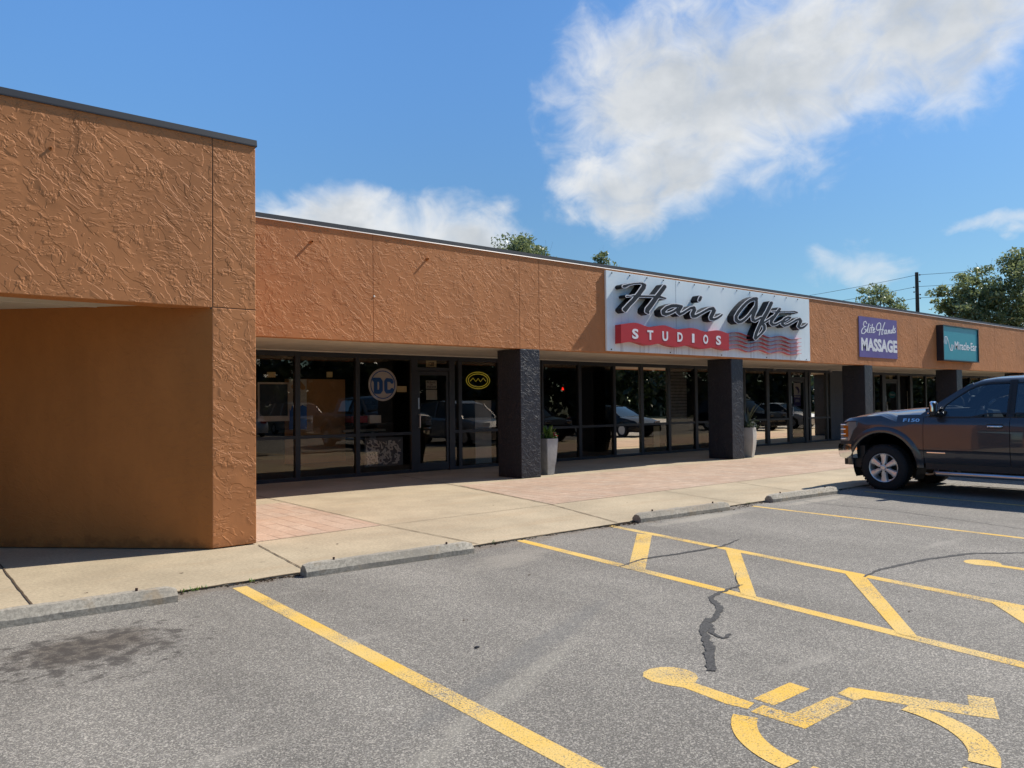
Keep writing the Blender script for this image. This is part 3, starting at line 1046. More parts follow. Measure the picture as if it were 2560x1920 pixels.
# ------------------------------------------------------------------ tall corner building (orange)
cb = empty('corner_building', (0, YL, 0), 'taller orange stucco corner building with a recessed slanted wall', 'building')


def local(o, par):
    """keep world placement when parented to a located thing"""
    o.parent = par
    o.matrix_parent_inverse = Matrix.Translation(par.location).inverted()
    return o


def part(mb, name, mat, par, **k):
    return local(mb.build(name, mat, None, **k), par)


# fascia in two panels with a 6 mm joint, pillar below with a joint
f = MB()
f.box(-12.0, XP0 - 0.003, YL, YL + 0.30, ZL, 4.56)
part(f, 'fascia', 'orange_stucco', cb, bevel=0.006)
f = MB()
f.box(XP0 + 0.003, XP1, YL, YL + 0.34, ZL + 0.006, 4.56)
part(f, 'fascia', 'orange_stucco', cb, bevel=0.008)
f = MB()
f.prism([(XP0, YL), (XP1, YL), (XP1, YL + 0.34), (XP0 - 0.33, YL + 0.34)], 0.012, ZL)
part(f, 'pillar', 'orange_stucco', cb, bevel=0.008)
f = MB().box(XP0 - 0.02, XP1 - 0.003, YL + 0.004, YL + 0.3, ZL - 0.02, 4.55)
part(f, 'joint_backing', 'joint_dark', cb)
# slanted wall running back at 45 degrees from the pillar
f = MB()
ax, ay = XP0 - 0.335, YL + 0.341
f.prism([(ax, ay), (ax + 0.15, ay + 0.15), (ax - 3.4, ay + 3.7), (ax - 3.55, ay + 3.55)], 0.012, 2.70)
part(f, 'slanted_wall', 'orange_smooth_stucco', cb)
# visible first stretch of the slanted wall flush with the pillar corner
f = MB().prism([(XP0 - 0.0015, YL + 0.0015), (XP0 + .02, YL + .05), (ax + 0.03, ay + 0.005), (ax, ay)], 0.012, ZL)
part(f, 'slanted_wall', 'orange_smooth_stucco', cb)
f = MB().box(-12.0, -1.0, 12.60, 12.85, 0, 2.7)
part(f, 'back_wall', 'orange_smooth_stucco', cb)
f = MB().box(-12.0, -1.7, YL, YL + 0.3, 0.0, ZL - 0.002)  # unseen front wall, lengthened to narrow the opening and darken the recess
part(f, 'wall', 'orange_stucco', cb)
f = MB().box(-6.0, XP1 - 0.3, YL + 0.301, 12.6, 2.69, 2.76)
part(f, 'soffit', 'soffit_white', cb)
f = MB()
for yy in (9.6, 10.5, 11.4):
    f.box(-6.0, XP1 - 0.8, yy, yy + 0.018, 2.682, 2.6895)
part(f, 'soffit_strip', 'soffit_brown', cb)
f = MB().box(XP1 - 0.25, XP1 - 0.002, YL + 0.342, 15.2, 0.0, 4.56)
part(f, 'side_wall', 'orange_stucco', cb)
f = MB().box(-12.0, XP1 - 0.26, YL + 0.31, 26, 4.2, 4.34)
part(f, 'roof', 'roofing', cb)
f = MB()
f.add([(a, b, c) for a in (-12.0, XP1 + 0.014) for b, c in ((YL - 0.017, 4.527), (YL - 0.017, 4.54), (YL - 0.006, 4.604), (YL + 0.33, 4.616), (YL + 0.33, 4.527))],
      [(0, 1, 2, 3, 4), (9, 8, 7, 6, 5), (0, 5, 6, 1), (1, 6, 7, 2), (2, 7, 8, 3), (3, 8, 9, 4), (4, 9, 5, 0)])
part(f, 'coping', 'coping_metal', cb)
f = MB().box(XP1 - 0.24, XP1 + 0.012, YL + 0.331, 15.2, 4.54, 4.613)
part(f, 'coping', 'coping_metal', cb)

# ------------------------------------------------------------------ low strip of shops
sb = empty('shop_strip', (30, Y0, 0), 'long low orange shop strip with dark columns and tinted shopfronts', 'building')
XE = 55.0
seams = [XP1, 6.88, 10.315, 10.855, 14.2, 17.69, 18.21, 21.6, 25.09, 25.63, 29.1, 32.49, 33.06, 36.5, 39.88, 40.42, 43.8, 47.27, 47.8, XE]
for i, (a, b_) in enumerate(zip(seams[:-1], seams[1:])):
    f = MB().box(a + (0.003 if i else 0), b_ - 0.003, Y0, Y0 + 0.20, ZF, 4.70)
    part(f, 'fascia', 'orange_stucco', sb, bevel=0.005)
f = MB().box(XP1, XE, Y0 + 0.006, Y0 + 0.19, ZF + 0.004, 4.68)
part(f, 'joint_backing', 'joint_dark', sb)
# coping: dark cap over a pale drip edge
xx = XP1 + 0.02
while xx < XE:
    x1 = min(XE, xx + random.choice((3.05, 3.05, 3.04)))
    f = MB()
    f.add([(a, b, c) for a in (xx, x1 - 0.004) for b, c in ((Y0 - 0.012, 4.656), (Y0 - 0.004, 4.733), (Y0 + 0.24, 4.748), (Y0 + 0.24, 4.656))],
          [(0, 1, 2, 3), (7, 6, 5, 4), (0, 4, 5, 1), (1, 5, 6, 2), (2, 6, 7, 3), (3, 7, 4, 0)])
    part(f, 'coping', 'coping_metal', sb)
    xx = x1
f = MB()
f.add([(a, b, c) for a in (XP1 + .02, XE) for b, c in ((Y0 - 0.020, 4.640), (Y0 - 0.0135, 4.655), (Y0 - 0.0005, 4.655), (Y0 - 0.0005, 4.640))],
      [(0, 1, 2, 3), (7, 6, 5, 4), (0, 4, 5, 1), (1, 5, 6, 2), (2, 6, 7, 3), (3, 7, 4, 0)])
part(f, 'drip_edge', 'drip_metal', sb)
f = MB().box(XP1, XE, Y0 + 0.201, YS + 0.1, 2.715, 2.79)
part(f, 'soffit', 'soffit_brown', sb)
f = MB()
f.box(XP1, XE, YS - 0.16, YS - 0.12, 2.695, 2.7145)
f.box(XP1, XE, YS - 0.115, YS + 0.05, 2.70, 2.7145)
part(f, 'soffit_trim', 'soffit_white', sb)
f = MB().box(XP1, XE, Y0 + 0.21, 27.5, 4.15, 4.30)
part(f, 'roof', 'roofing', sb)
# shop interior shell
f = MB()
f.box(XP1, XE, 22.0, 22.2, 0, 4.1)
f.box(XP1, XE, YS + 0.12, 22.0, 2.80, 2.86)
f.box(XP1, XE, YS + 0.12, 22.0, 0.0005, 0.02)
for xw in (XP1 + 0.0, 13.05, 22.2, 30.5, 39.0, XE - 0.2):
    f.box(xw, xw + 0.14, YS + 0.11, 22.0, 0.02, 2.80)
part(f, 'interior_shell', 'interior_dark', sb)
f = MB().box(XE - 0.2, XE, Y0 + 0.3, 27.5, 0, 4.7)
f.box(XP1, XE, 27.3, 27.5, 0, 4.7)
part(f, 'end_wall', 'orange_stucco', sb)
for k in range(6):
    x0 = 10.34 + 7.385 * k
    f = MB().box(x0 - 0.02, x0 + 0.52, Y0 - 0.001, 13.098, 0.0, ZF - 0.002)
    part(f, 'column', 'charcoal_stucco', sb, bevel=0.012)
f = MB().box(28.34, 31.80, YS - 0.03, YS + 0.1, 0, 2.70)
part(f, 'pier_wall', 'charcoal_smooth_stucco', sb)

HEAD0, HEAD1 = 2.60, 2.70


def storefront(x0, x1, mull, doors=()):
    """one aluminium shopfront; doors = list of (x0, x1); frame, panes, doors"""
    fr = MB()
    y0, y1 = YS - 0.05, YS + 0.07
    edges = [x0] + [q for m_ in mull for q in (m_[0], m_[1])] + [x1]
    posts = [(x0, x0 + 0.06)] + list(mull) + [(x1 - 0.06, x1)]
    for a, b_ in posts:
        fr.box(a, b_, y0, y1, 0.0, HEAD1)
    gl = MB()
    hold = None
    bays = [(posts[i][1], posts[i + 1][0]) for i in range(len(posts) - 1)]
    for a, b_ in bays:
        door = any(abs((a + b_) / 2 - (d[0] + d[1]) / 2) < 0.3 for d in doors)
        fr.box(a, b_, y0 + 0.01, y1 - 0.01, HEAD0, HEAD1)
        if door:
            fr.box(a, b_, y0 + 0.012, y1 - 0.012, 2.35, 2.43)
            gl.add([(a, YS, 2.43), (b_, YS, 2.43), (b_, YS, HEAD0), (a, YS, HEAD0)], [(0, 1, 2, 3)])
            continue
        fr.box(a, b_, y0 + 0.01, y1 - 0.01, 0.0, 0.075)
        fr.box(a, b_, y0 + 0.01, y1 - 0.01, 0.875, 0.94)
        for z0, z1 in ((0.075, 0.875), (0.94, HEAD0)):
            gl.add([(a, YS, z0), (b_, YS, z0), (b_, YS, z1), (a, YS, z1)], [(0, 1, 2, 3)])
    o = part(fr, 'storefront_window', 'frame_bronze', sb)
    gl.build('glass', 'shop_glass', o)
    for d0, d1 in doors:
        m_ = MB()
        a, b_ = d0 + 0.005, d1 - 0.005
        dy0, dy1 = YS - 0.028, YS + 0.02
        m_.box(a, a + 0.07, dy0, dy1, 0.02, 2.34)
        m_.box(b_ - 0.07, b_, dy0, dy1, 0.02, 2.34)
        m_.box(a + 0.07, b_ - 0.07, dy0, dy1, 0.02, 0.20)
        m_.box(a + 0.07, b_ - 0.07, dy0, dy1, 2.25, 2.34)
        dd = part(m_, 'door', 'frame_bronze', sb)
        q = MB().add([(a + .07, YS - .005, .2), (b_ - .07, YS - .005, .2), (b_ - .07, YS - .005, 2.25), (a + .07, YS - .005, 2.25)], [(0, 1, 2, 3)])
        q.build('glass', 'shop_glass', dd)
        hx = a + 0.035
        h = MB().tube([(hx, YS - .03, 1.03), (hx, YS - .085, 1.03), (hx, YS - .085, 1.33), (hx, YS - .03, 1.33)], 0.013, 10)
        h.build('pull_handle', 'brushed_steel', dd, smooth=40)
        MB().box(hx - .018, hx + .018, YS - .035, YS - .0285, 1.46, 1.72).build('lock_plate', 'brushed_steel', dd, bevel=.004)
        MB().box(a + .15, b_ - .15, dy0 - 0.03, dy0 - 0.001, 0.205, 0.206).build('threshold_strip', 'brushed_steel', dd)
    return o


storefront(XP1 + 0.02, 13.05, [(4.20, 4.30), (5.42, 5.53), (6.68, 6.79), (8.07, 8.17), (9.49, 9.66), (10.55, 10.71), (10.82, 10.92), (12.03, 12.13)], [(9.66, 10.55)])
storefront(13.50, 21.45, [(14.85, 14.96), (16.23, 16.33), (17.40, 17.52), (18.65, 18.77), (19.97, 20.10)])
storefront(21.46, 28.34, [(22.60, 22.72), (23.96, 24.14), (25.37, 25.55), (26.49, 26.67), (26.76, 26.88), (28.01, 28.12)], [(25.55, 26.49)])
storefront(31.80, 39.20, [(32.56, 32.85), (33.95, 34.17), (35.17, 35.40), (36.72, 36.84), (37.96, 38.06)], [(32.85, 33.95)])
storefront(39.21, 54.5, [(40.5 + 1.27 * k, 40.6 + 1.27 * k) for k in range(11)])
# plain wall filling between the first two fronts
part(MB().box(13.06, 13.49, YS - 0.03, YS + 0.1, 0, 2.70), 'pier_wall', 'charcoal_smooth_stucco', sb)

# small eave floodlights over the third shopfront
for px in (24.2, 28.0):
    t = empty('eave_lamp', (px, YS - 0.22, 2.715), 'small unlit white lamp under the eave, %s' % ('left of the suite door' if px < 26 else 'over the last pane before the dark pier'), 'lamp', 'eave lamps')
    MB().lathe([(0.02, 0.0), (0.05, -0.01), (0.05, -0.03), (0.015, -0.035)], (0, 0, 0)).build('bracket', 'soffit_white', t, smooth=40)
    MB().lathe([(0.02, -0.035), (0.055, -0.05), (0.06, -0.085), (0.045, -0.095)], (0, 0, 0)).build('lamp_head', 'lens_clear', t, smooth=40)

# capped conduit stubs left on the fascia
for (px, pz, lb, par_y) in ((5.692, 4.36, 'short painted pipe stub on the low fascia nearest the tall building', Y0), (8.034, 4.32, 'short painted pipe stub left of the paired fascia joints', Y0), (1.28, 4.10, 'short painted pipe stub high on the tall corner fascia', YL)):
    t = empty('pipe_stub', (px, par_y, pz), lb, 'pipe stub', 'pipe stubs left on the fascia')
    t.scale = (1, 1, 1) if par_y > 10 else (0.6, 0.8, 0.6)
    MB().lathe([(0.030, 0.0), (0.030, -0.006), (0.026, -0.008)], (0, 0, 0), 'y', 16).build('flange', 'orange_smooth_stucco', t)
    pl_ = 0.055 if par_y > 10 else 0.022
    MB().lathe([(0.020, -0.012), (0.020, -pl_), (0.014, -pl_ - .001), (0.014, -0.012)], (0, 0, 0), 'y', 16).build('pipe', 'orange_smooth_stucco', t)
tag(MB().lathe([(0.018, Y0), (0.018, Y0 - .008), (0.008, Y0 - .012)], (6.90, 0, 3.52), 'y', 12).build('fascia_fitting', 'paper_white'), 'small pale fitting on the first fascia joint', 'fitting')


# ------------------------------------------------------------------ big salon sign
YP = Y0 - 0.055                      # front of the aluminium panel
sg = empty('salon_sign', (17.25, Y0, 2.745), 'wide white metal sign with raised black script reading Hair After', 'sign')
part(MB().box(12.865, 21.63, YP, Y0 - 0.004, 2.745, 4.592), 'panel', 'panel_aluminium', sg, bevel=0.003)
for px_, pz_ in [(13.05 + k * 0.61, 4.545) for k in range(14)] + [(13.0 + k * 2.1, 2.78) for k in range(5)]:
    part(MB().lathe([(0.012, YP - 0.018), (0.018, YP - 0.004)], (px_, 0, pz_), 'y', 8), 'fixing_screw', 'black_plastic', sg)
for xs in (15.35, 18.55):
    part(MB().box(xs, xs + 0.006, YP - 0.0015, YP + 0.01, 2.75, 4.585), 'panel_seam', 'sign_case', sg)

HA = (0.0010073009, 1.0054071e-05, 12.598894, -0.00012049292, -0.0012965514, 4.5869247, -6.825966e-05, 2.9380431e-06)
HB = (0.00094213878, 9.4036748e-06, 16.750749, -0.00011269825, -0.0012126777, 4.5990946, -6.3843953e-05, 2.7479815e-06)
# brush strokes of the script: (x, y, half width) along each pen movement
HAIR = [
    [(335, 318, 38), (370, 312, 38), (420, 289, 29), (520, 268, 24), (600, 262, 25), (650, 268, 30), (688, 300, 46), (672, 340, 54), (600, 440, 52), (500, 560, 50), (420, 640, 50), (362, 712, 54)],
    [(350, 715, 50), (362, 738, 38)],
    [(388, 490, 28), (440, 488, 20), (500, 480, 26), (620, 488, 30), (780, 490, 29), (900, 495, 32), (970, 502, 32), (1020, 518, 29), (1055, 526, 27)],
    [(1036, 326, 48), (1010, 365, 50), (960, 430, 50), (880, 535, 52), (805, 640, 54), (745, 715, 56), (735, 745, 50), (758, 775, 36)],
    [(1310, 665, 40), (1240, 652, 42), (1160, 655, 42), (1075, 688, 44), (1015, 745, 46), (1020, 785, 44), (1060, 800, 42), (1130, 782, 36), (1200, 748, 34), (1262, 708, 36)],
    [(1332, 668, 38), (1300, 710, 42), (1268, 762, 44), (1300, 802, 36), (1360, 775, 34), (1430, 728, 32), (1490, 692, 34), (1545, 688, 42), (1552, 730, 46), (1520, 795, 48), (1528, 835, 44), (1580, 832, 38), (1660, 790, 34), (1740, 745, 34), (1810, 708, 36), (1875, 700, 42), (1893, 738, 46), (1868, 790, 48), (1838, 850, 46), (1842, 878, 42), (1888, 892, 36), (1950, 868, 32), (2005, 832, 30), (2030, 808, 28)],
    [(1662, 508, 37), (1650, 540, 40), (1640, 560, 36)],
]
AFTER = [
    [(845, 318, 52), (790, 320, 50), (715, 348, 44), (640, 402, 44), (560, 485, 46), (475, 590, 46), (415, 690, 46), (420, 765, 50), (465, 805, 48), (520, 805, 42), (600, 755, 42), (690, 665, 40), (770, 560, 42), (840, 470, 46)],
    [(845, 325, 46), (852, 380, 40), (848, 440, 46), (835, 520, 56), (795, 620, 54), (772, 700, 50), (778, 765, 48), (815, 788, 40), (880, 755, 36), (950, 715, 36)],
    [(1165, 408, 50), (1125, 495, 52), (1075, 600, 52), (1015, 700, 54), (965, 790, 54), (925, 870, 48), (880, 965, 46), (842, 1060, 46), (822, 1140, 44), (832, 1170, 36), (880, 1125, 34), (960, 1048, 36), (1022, 965, 42), (1020, 890, 44), (975, 840, 44)],
    [(985, 835, 30), (1060, 790, 34), (1130, 745, 30), (1195, 690, 30)],
    [(1345, 535, 42), (1300, 598, 44), (1240, 680, 46), (1170, 780, 46), (1160, 830, 46), (1195, 865, 44), (1260, 862, 36), (1330, 825, 32), (1400, 785, 30)],
    [(1170, 588, 20), (1300, 594, 30), (1420, 592, 26), (1560, 590, 24), (1660, 590, 30), (1715, 608, 30)],
    [(1410, 815, 34), (1480, 790, 30), (1555, 745, 30), (1575, 712, 32), (1525, 705, 34), (1460, 735, 36), (1405, 795, 40), (1400, 850, 42), (1445, 888, 40), (1520, 870, 36), (1610, 820, 34), (1700, 765, 34), (1770, 748, 42), (1790, 790, 46), (1765, 850, 46), (1745, 900, 44), (1778, 938, 40), (1840, 928, 34), (1905, 880, 30), (1930, 848, 26)],
]
for H_, ST, st in ((HA, HAIR, 7.0), (HB, AFTER, 8.0)):
    local(field_solid('letter_body', [field(ST, st, H_)], YP - 0.205, YP - 0.001, 'letter_black', None), sg)
    local(field_solid('letter_trim', [field(ST, st, H_, -1.0)], YP - 0.210, YP - 0.2051, 'letter_white', None), sg)
    local(field_solid('letter_face', [field(ST, st, H_, -15.0)], YP - 0.214, YP - 0.2101, 'letter_face', None), sg)

top = [(300, 975), (420, 955), (540, 945), (640, 970), (720, 1003), (800, 1018), (900, 1005), (1030, 988), (1120, 1010), (1220, 1045), (1300, 1058), (1400, 1045), (1500, 1035), (1600, 1050), (1700, 1085), (1790, 1102), (1880, 1085), (1960, 1075), (2050, 1095), (2165, 1140)]
bot = [(300, 1300), (420, 1280), (540, 1270), (640, 1295), (720, 1322), (800, 1335), (900, 1315), (1030, 1300), (1130, 1335), (1220, 1357), (1290, 1365), (1400, 1345), (1500, 1335), (1600, 1365), (1680, 1388), (1760, 1395), (1850, 1380), (1940, 1370), (2050, 1400), (2165, 1425)]


def smooth_pts(P, n=4):
    out = []
    for i in range(len(P) - 1):
        p0, p1, p2, p3 = P[max(i - 1, 0)], P[i], P[i + 1], P[min(i + 2, len(P) - 1)]
        for k in range(n):
            s_ = k / n
            out.append(tuple(0.5 * ((2 * b_) + (c - a) * s_ + (2 * a - 5 * b_ + 4 * c - d) * s_ ** 2 + (3 * b_ - a - 3 * c + d) * s_ ** 3) for a, b_, c, d in zip(p0, p1, p2, p3)))
    return out + [P[-1]]


T_ = [hmap(HA, *q) for q in smooth_pts(top)]
B_ = [hmap(HA, *q) for q in smooth_pts(bot)]
n = len(T_)
YB = YP - 0.185
f = MB()
v = [(x, YB, z) for x, z in T_] + [(x, YB, z) for x, z in B_] + [(x, YP - .001, z) for x, z in T_] + [(x, YP - .001, z) for x, z in B_]
fc = [(i, i + 1, n + i + 1, n + i) for i in range(n - 1)] + [(2 * n + i + 1, 2 * n + i, 3 * n + i, 3 * n + i + 1) for i in range(n - 1)]
fc += [(i + 1, i, 2 * n + i, 2 * n + i + 1) for i in range(n - 1)] + [(n + i, n + i + 1, 3 * n + i + 1, 3 * n + i) for i in range(n - 1)]
fc += [(0, n, 3 * n, 2 * n), (n - 1, 3 * n - 1, 4 * n - 1, 2 * n - 1)]
f.add(v, fc)
bn = part(f, 'banner', 'banner_red', sg)
fl = []
for ch, x0_, x1_, zt, zb in (('S', 490, 598, 1050, 1225), ('T', 753, 856, 1077, 1240), ('U', 1013, 1110, 1095, 1262), ('D', 1272, 1363, 1113, 1275), ('I', 1525, 1566, 1135, 1291), ('O', 1718, 1803, 1152, 1312), ('S', 1940, 2025, 1170, 1330)):
    a = hmap(HA, x0_, (zt + zb) / 2)
    b_ = hmap(HA, x1_, (zt + zb) / 2)
    mz = hmap(HA, (x0_ + x1_) / 2, zt)
    nz = hmap(HA, (x0_ + x1_) / 2, zb)
    fl.append(text_flat(ch, a[0], b_[0], nz[1], mz[1], 0.035 if ch != 'I' else 0.03))
for q in fl:
    o = field_solid('banner_letter', [q], YB - 0.006, YB - 0.0005, 'letter_white', None)
    o.parent = bn
    o.matrix_parent_inverse = Matrix.Identity(4)
bn_inv = Matrix.Translation(sg.location).inverted()
# five wavy red fins
base_t = [(350, 1045), (420, 1030), (500, 1022), (590, 1035), (670, 1068), (760, 1098), (830, 1095), (920, 1070), (1010, 1060), (1090, 1085), (1170, 1122), (1250, 1136), (1340, 1118), (1430, 1103), (1520, 1118), (1600, 1155), (1680, 1177), (1780, 1165), (1885, 1150)]
offs = [0, 82, 168, 255, 345]
offe = [0, 84, 167, 247, 323]
for k in range(5):
    P = [hmap(HB, x_, y_ + offs[k] + (offe[k] - offs[k]) * (x_ - 350) / 1535) for x_, y_ in smooth_pts(base_t, 4)]
    n = len(P)
    th = 0.0045
    yf, yb = YP - 0.10, YP - 0.001
    v = [(x, y_, z + dz) for y_ in (yf, yb) for dz in (th, -th) for x, z in P]
    fc = []
    for i in range(n - 1):
        fc += [(i, i + 1, n + i + 1, n + i), (2 * n + i + 1, 2 * n + i, 3 * n + i, 3 * n + i + 1), (i + 1, i, 2 * n + i, 2 * n + i + 1), (n + i, n + i + 1, 3 * n + i + 1, 3 * n + i)]
    fc += [(0, n, 3 * n, 2 * n), (n - 1, 3 * n - 1, 4 * n - 1, 2 * n - 1)]
    part(MB().add(v, fc), 'wave_fin', 'wave_red', sg)

# ------------------------------------------------------------------ purple massage banner
ms = empty('massage_sign', (26.08, Y0, 2.96), 'flat purple banner with white script above the word MASSAGE', 'sign')
YM = Y0 - 0.022
f = MB()
f.box(24.735, 27.435, YM, Y0 - 0.003, 2.965, 4.303)
part(f, 'panel', 'sign_purple', ms)
HM = (0.0016167022, 1.6136627e-05, 24.04275, -0.00019028294, -0.0020810784, 4.6394599, -0.00010755162, 4.6292537e-06)
r8 = 6.5
SCR = [[(288, 300), (272, 266), (248, 275), (236, 310), (246, 342), (274, 348)], [(262, 346), (226, 375), (206, 415), (214, 450), (244, 456), (272, 425), (274, 392), (258, 385)],
       [(280, 425), (304, 370), (322, 305), (312, 350), (300, 430), (312, 440)], [(340, 365), (328, 435), (342, 440)], [(348, 328)], [(376, 310), (356, 430), (368, 440)], [(350, 360), (398, 362)],
       [(388, 405), (410, 392), (402, 370), (386, 398), (386, 440), (402, 438), (416, 420)],
       [(462, 410), (438, 392), (436, 350), (456, 305), (480, 288), (500, 300), (505, 340), (492, 410), (480, 478)], [(566, 285), (545, 340), (524, 420), (518, 468), (534, 462)], [(448, 402), (500, 388), (548, 400)],
       [(588, 398), (566, 405), (556, 445), (568, 464), (584, 440), (592, 400), (588, 455), (600, 458)], [(612, 455), (622, 400), (616, 455), (626, 420), (642, 400), (640, 450), (652, 448)],
       [(690, 398), (668, 402), (660, 432), (670, 450), (686, 425), (702, 338), (690, 430), (694, 446), (706, 436)], [(726, 372), (714, 385), (718, 405), (730, 425), (720, 444), (706, 440)]]
local(field_solid('script_lettering', [field([[(a, b_, r8) for a, b_ in q] for q in SCR], 2.6, HM)], YM - 0.003, YM - 0.0005, 'letter_white', None), ms)
a = hmap(HM, 200, 620)
b_ = hmap(HM, 748, 655)
local(field_solid('block_lettering', [text_flat('MASSAGE', a[0] + .02, 27.42, hmap(HM, 470, 735)[1], hmap(HM, 470, 537)[1], 0.045)], YM - 0.003, YM - 0.0005, 'letter_white', None), ms)

# ------------------------------------------------------------------ teal hearing-aid lightbox
es = empty('lightbox_sign', (32.4, Y0, 3.0), 'teal lightbox sign in a deep black case', 'sign')
YE = Y0 - 0.25
ex0, ex1, ez0, ez1 = 30.70, 34.08, 3.0, 4.335
f = MB()
f.box(ex0, ex1, YE + 0.06, Y0 - 0.003, ez0, ez1)
for q in ((ex0, ex1, ez0, ez0 + .035), (ex0, ex1, ez1 - .035, ez1), (ex0, ex0 + .05, ez0 + .035, ez1 - .035), (ex1 - .05, ex1, ez0 + .035, ez1 - .035)):
    f.box(q[0], q[1], YE, YE + 0.06, q[2], q[3])
part(f, 'case', 'sign_case', es)
f = MB().box(ex0 + .051, ex1 - .051, YE + 0.035, YE + 0.0595, ez0 + .036, ez1 - .036)
fcx = part(f, 'face_panel', 'sign_teal', es)
W_, H2 = ex1 - ex0, ez1 - ez0
fx = lambda u: ex0 + u * W_
fz = lambda v_: ez1 - v_ * H2
flds = [text_flat('Miracle-Ear', fx(.325), fx(.955), fz(.665), fz(.43), 0.014)]
LG_ = [[(.035, .53), (.065, .33), (.12, .33), (.155, .44), (.185, .62), (.21, .70), (.26, .70), (.295, .55)], [(.065, .53), (.095, .36)], [(.10, .53), (.125, .38)], [(.215, .68), (.245, .53)], [(.245, .68), (.27, .54)]]
local(field_solid('emblem', [field([[(fx(u), fz(v_), .016) for u, v_ in q] for q in LG_], 0.012)], YE + 0.030, YE + 0.0345, 'letter_white', None), es)
local(field_solid('lettering', flds, YE + 0.030, YE + 0.0345, 'letter_white', None), es)


# ------------------------------------------------------------------ things on and behind the glass
def flat_thing(name, x0, x1, z0, z1, y, mat, label, cat, group=None, th=0.004):
    o = MB().box(-(x1 - x0) / 2, (x1 - x0) / 2, 0, th, 0, z1 - z0).build(name, mat, loc=((x0 + x1) / 2, y, z0))
    return tag(o, label, cat, group)


def flat_text(par, txt, x0, x1, z0, z1, y, mat, bold=0.02, name='lettering'):
    return local(field_solid(name, [text_flat(txt, x0, x1, z0, z1, bold)], y - 0.0025, y - 0.0003, mat, None), par)


YG = YS + 0.026
PG = 'number plates over the shop doors'
t = flat_thing('number_plate', 9.94, 10.23, 2.445, 2.60, YG - .012, 'paper_yellow', 'cream number plate 128 over the comic shop door', 'number plate', PG)
flat_text(t, '128', 10.01, 10.16, 2.475, 2.572, YG - .012, 'black_plastic', 0.03)
t = flat_thing('number_plate', 25.80, 26.26, 2.455, 2.585, YG - .012, 'sign_case', 'small dark plate with white suite lettering over the third shop door', 'number plate', PG)
flat_text(t, 'Suite 116', 25.84, 26.22, 2.485, 2.565, YG - .012, 'letter_white', 0.02)
t = flat_thing('number_plate', 33.33, 33.62, 2.455, 2.585, YG - .012, 'paper_yellow', 'cream plate 115 over the door behind the pickup hood', 'number plate', PG)
flat_text(t, '115', 33.37, 33.58, 2.48, 2.565, YG - .012, 'black_plastic', 0.03)

t = flat_thing('door_notice', 9.93, 10.235, 1.935, 2.13, YG - .010, 'paper_white', 'white notice on the glass of the first shop door, upper of two', 'notice', 'paper notices on the glass')
flat_text(t, 'PLEASE', 9.96, 10.20, 2.06, 2.105, YG - .010, 'black_plastic', 0.01)
flat_text(t, 'USE', 10.04, 10.12, 2.015, 2.045, YG - .010, 'black_plastic', 0.01)
flat_text(t, 'OTHER DOOR', 9.95, 10.21, 1.955, 2.0, YG - .010, 'black_plastic', 0.01)
flat_thing('door_notice', 9.935, 10.24, 1.67, 1.91, YG - .010, 'paper_white', 'blank white notice on the first shop door, lower of two', 'notice', 'paper notices on the glass')
flat_thing('window_notice', 9.14, 9.40, 1.855, 1.99, YS + .012, 'paper_yellow', 'small cream card beside the round letter decal', 'notice', 'paper notices on the glass')
flat_thing('window_notice', 6.1, 6.28, 2.15, 2.26, YS + .012, 'paper_yellow', 'small yellowed card high in the pane next to the orange pillar', 'notice', 'paper notices on the glass')
flat_thing('window_notice', 7.41, 7.55, 2.17, 2.29, YS + .012, 'paper_yellow', 'small yellowed card high above the brown board', 'notice', 'paper notices on the glass')
flat_thing('display_board', 6.85, 8.30, 0.30, 2.16, YS + 0.9, 'board_brown', 'brown board standing inside behind the second pane', 'board')
# posters: generic artwork in the colours seen
t = flat_thing('poster', 6.0, 6.68, 1.25, 2.06, YS + .25, 'paper_white', 'pale framed poster behind the pane next to the orange pillar', 'poster', 'posters inside the first shop')
local(field_solid('picture', [rect(6.04, 6.64, 1.36, 2.02)], YS + .245, YS + .2495, 'poster_dark', None), t)
t = flat_thing('poster', 6.80, 7.20, 1.05, 2.14, YS + .55, 'paper_white', 'tall poster with blue lower half inside the first shop', 'poster', 'posters inside the first shop')
rnd = random.Random(5)
wavy = [(6.80, 1.06), (7.20, 1.06)] + [(7.20 - .4 * k / 12, 1.50 + rnd.uniform(-.06, .1)) for k in range(13)]
local(field_solid('picture', [(wavy, [tuple(range(len(wavy)))], [(k, (k + 1) % len(wavy)) for k in range(len(wavy))])], YS + .545, YS + .5495, 'decal_blue', None), t)
local(field_solid('picture', [field([[(6.9, 1.98, .05), (7.02, 2.04, .07), (7.12, 1.96, .05)]], 0.012)], YS + .545, YS + .5495, 'board_brown', None), t)
t = flat_thing('window_poster', 8.32, 9.30, 0.19, 0.83, YS + .03, 'window_grey', 'worn grey poster low in the pane left of the first door', 'poster', 'posters inside the first shop')
q = [[(8.36 + rnd.uniform(0, .86), 0.24 + rnd.uniform(0, .52), rnd.uniform(.006, .022)) for _ in range(2)] for _ in range(150)]
q = [[a, (a[0] + rnd.uniform(-.10, .10), min(.79, max(.23, a[1] + rnd.uniform(-.10, .10))), a[2] * .5)] for a, _ in q]
q = [[(min(9.24, max(8.37, a[0])), a[1], a[2]), (min(9.24, max(8.37, b_[0])), b_[1], b_[2])] for a, b_ in q]
local(field_solid('picture', [field(q, 0.012)], YS + .026, YS + .0295, 'panel_white', None), t)
for z0, z1, lb in ((0.09, 0.96, 'lower white panel standing right of the first door'), (0.97, 1.65, 'upper white panel standing right of the first door')):
    flat_thing('white_panel', 11.42, 11.92, z0, z1, YS + .10, 'panel_white', lb, 'panel', 'white panels beside the first door')
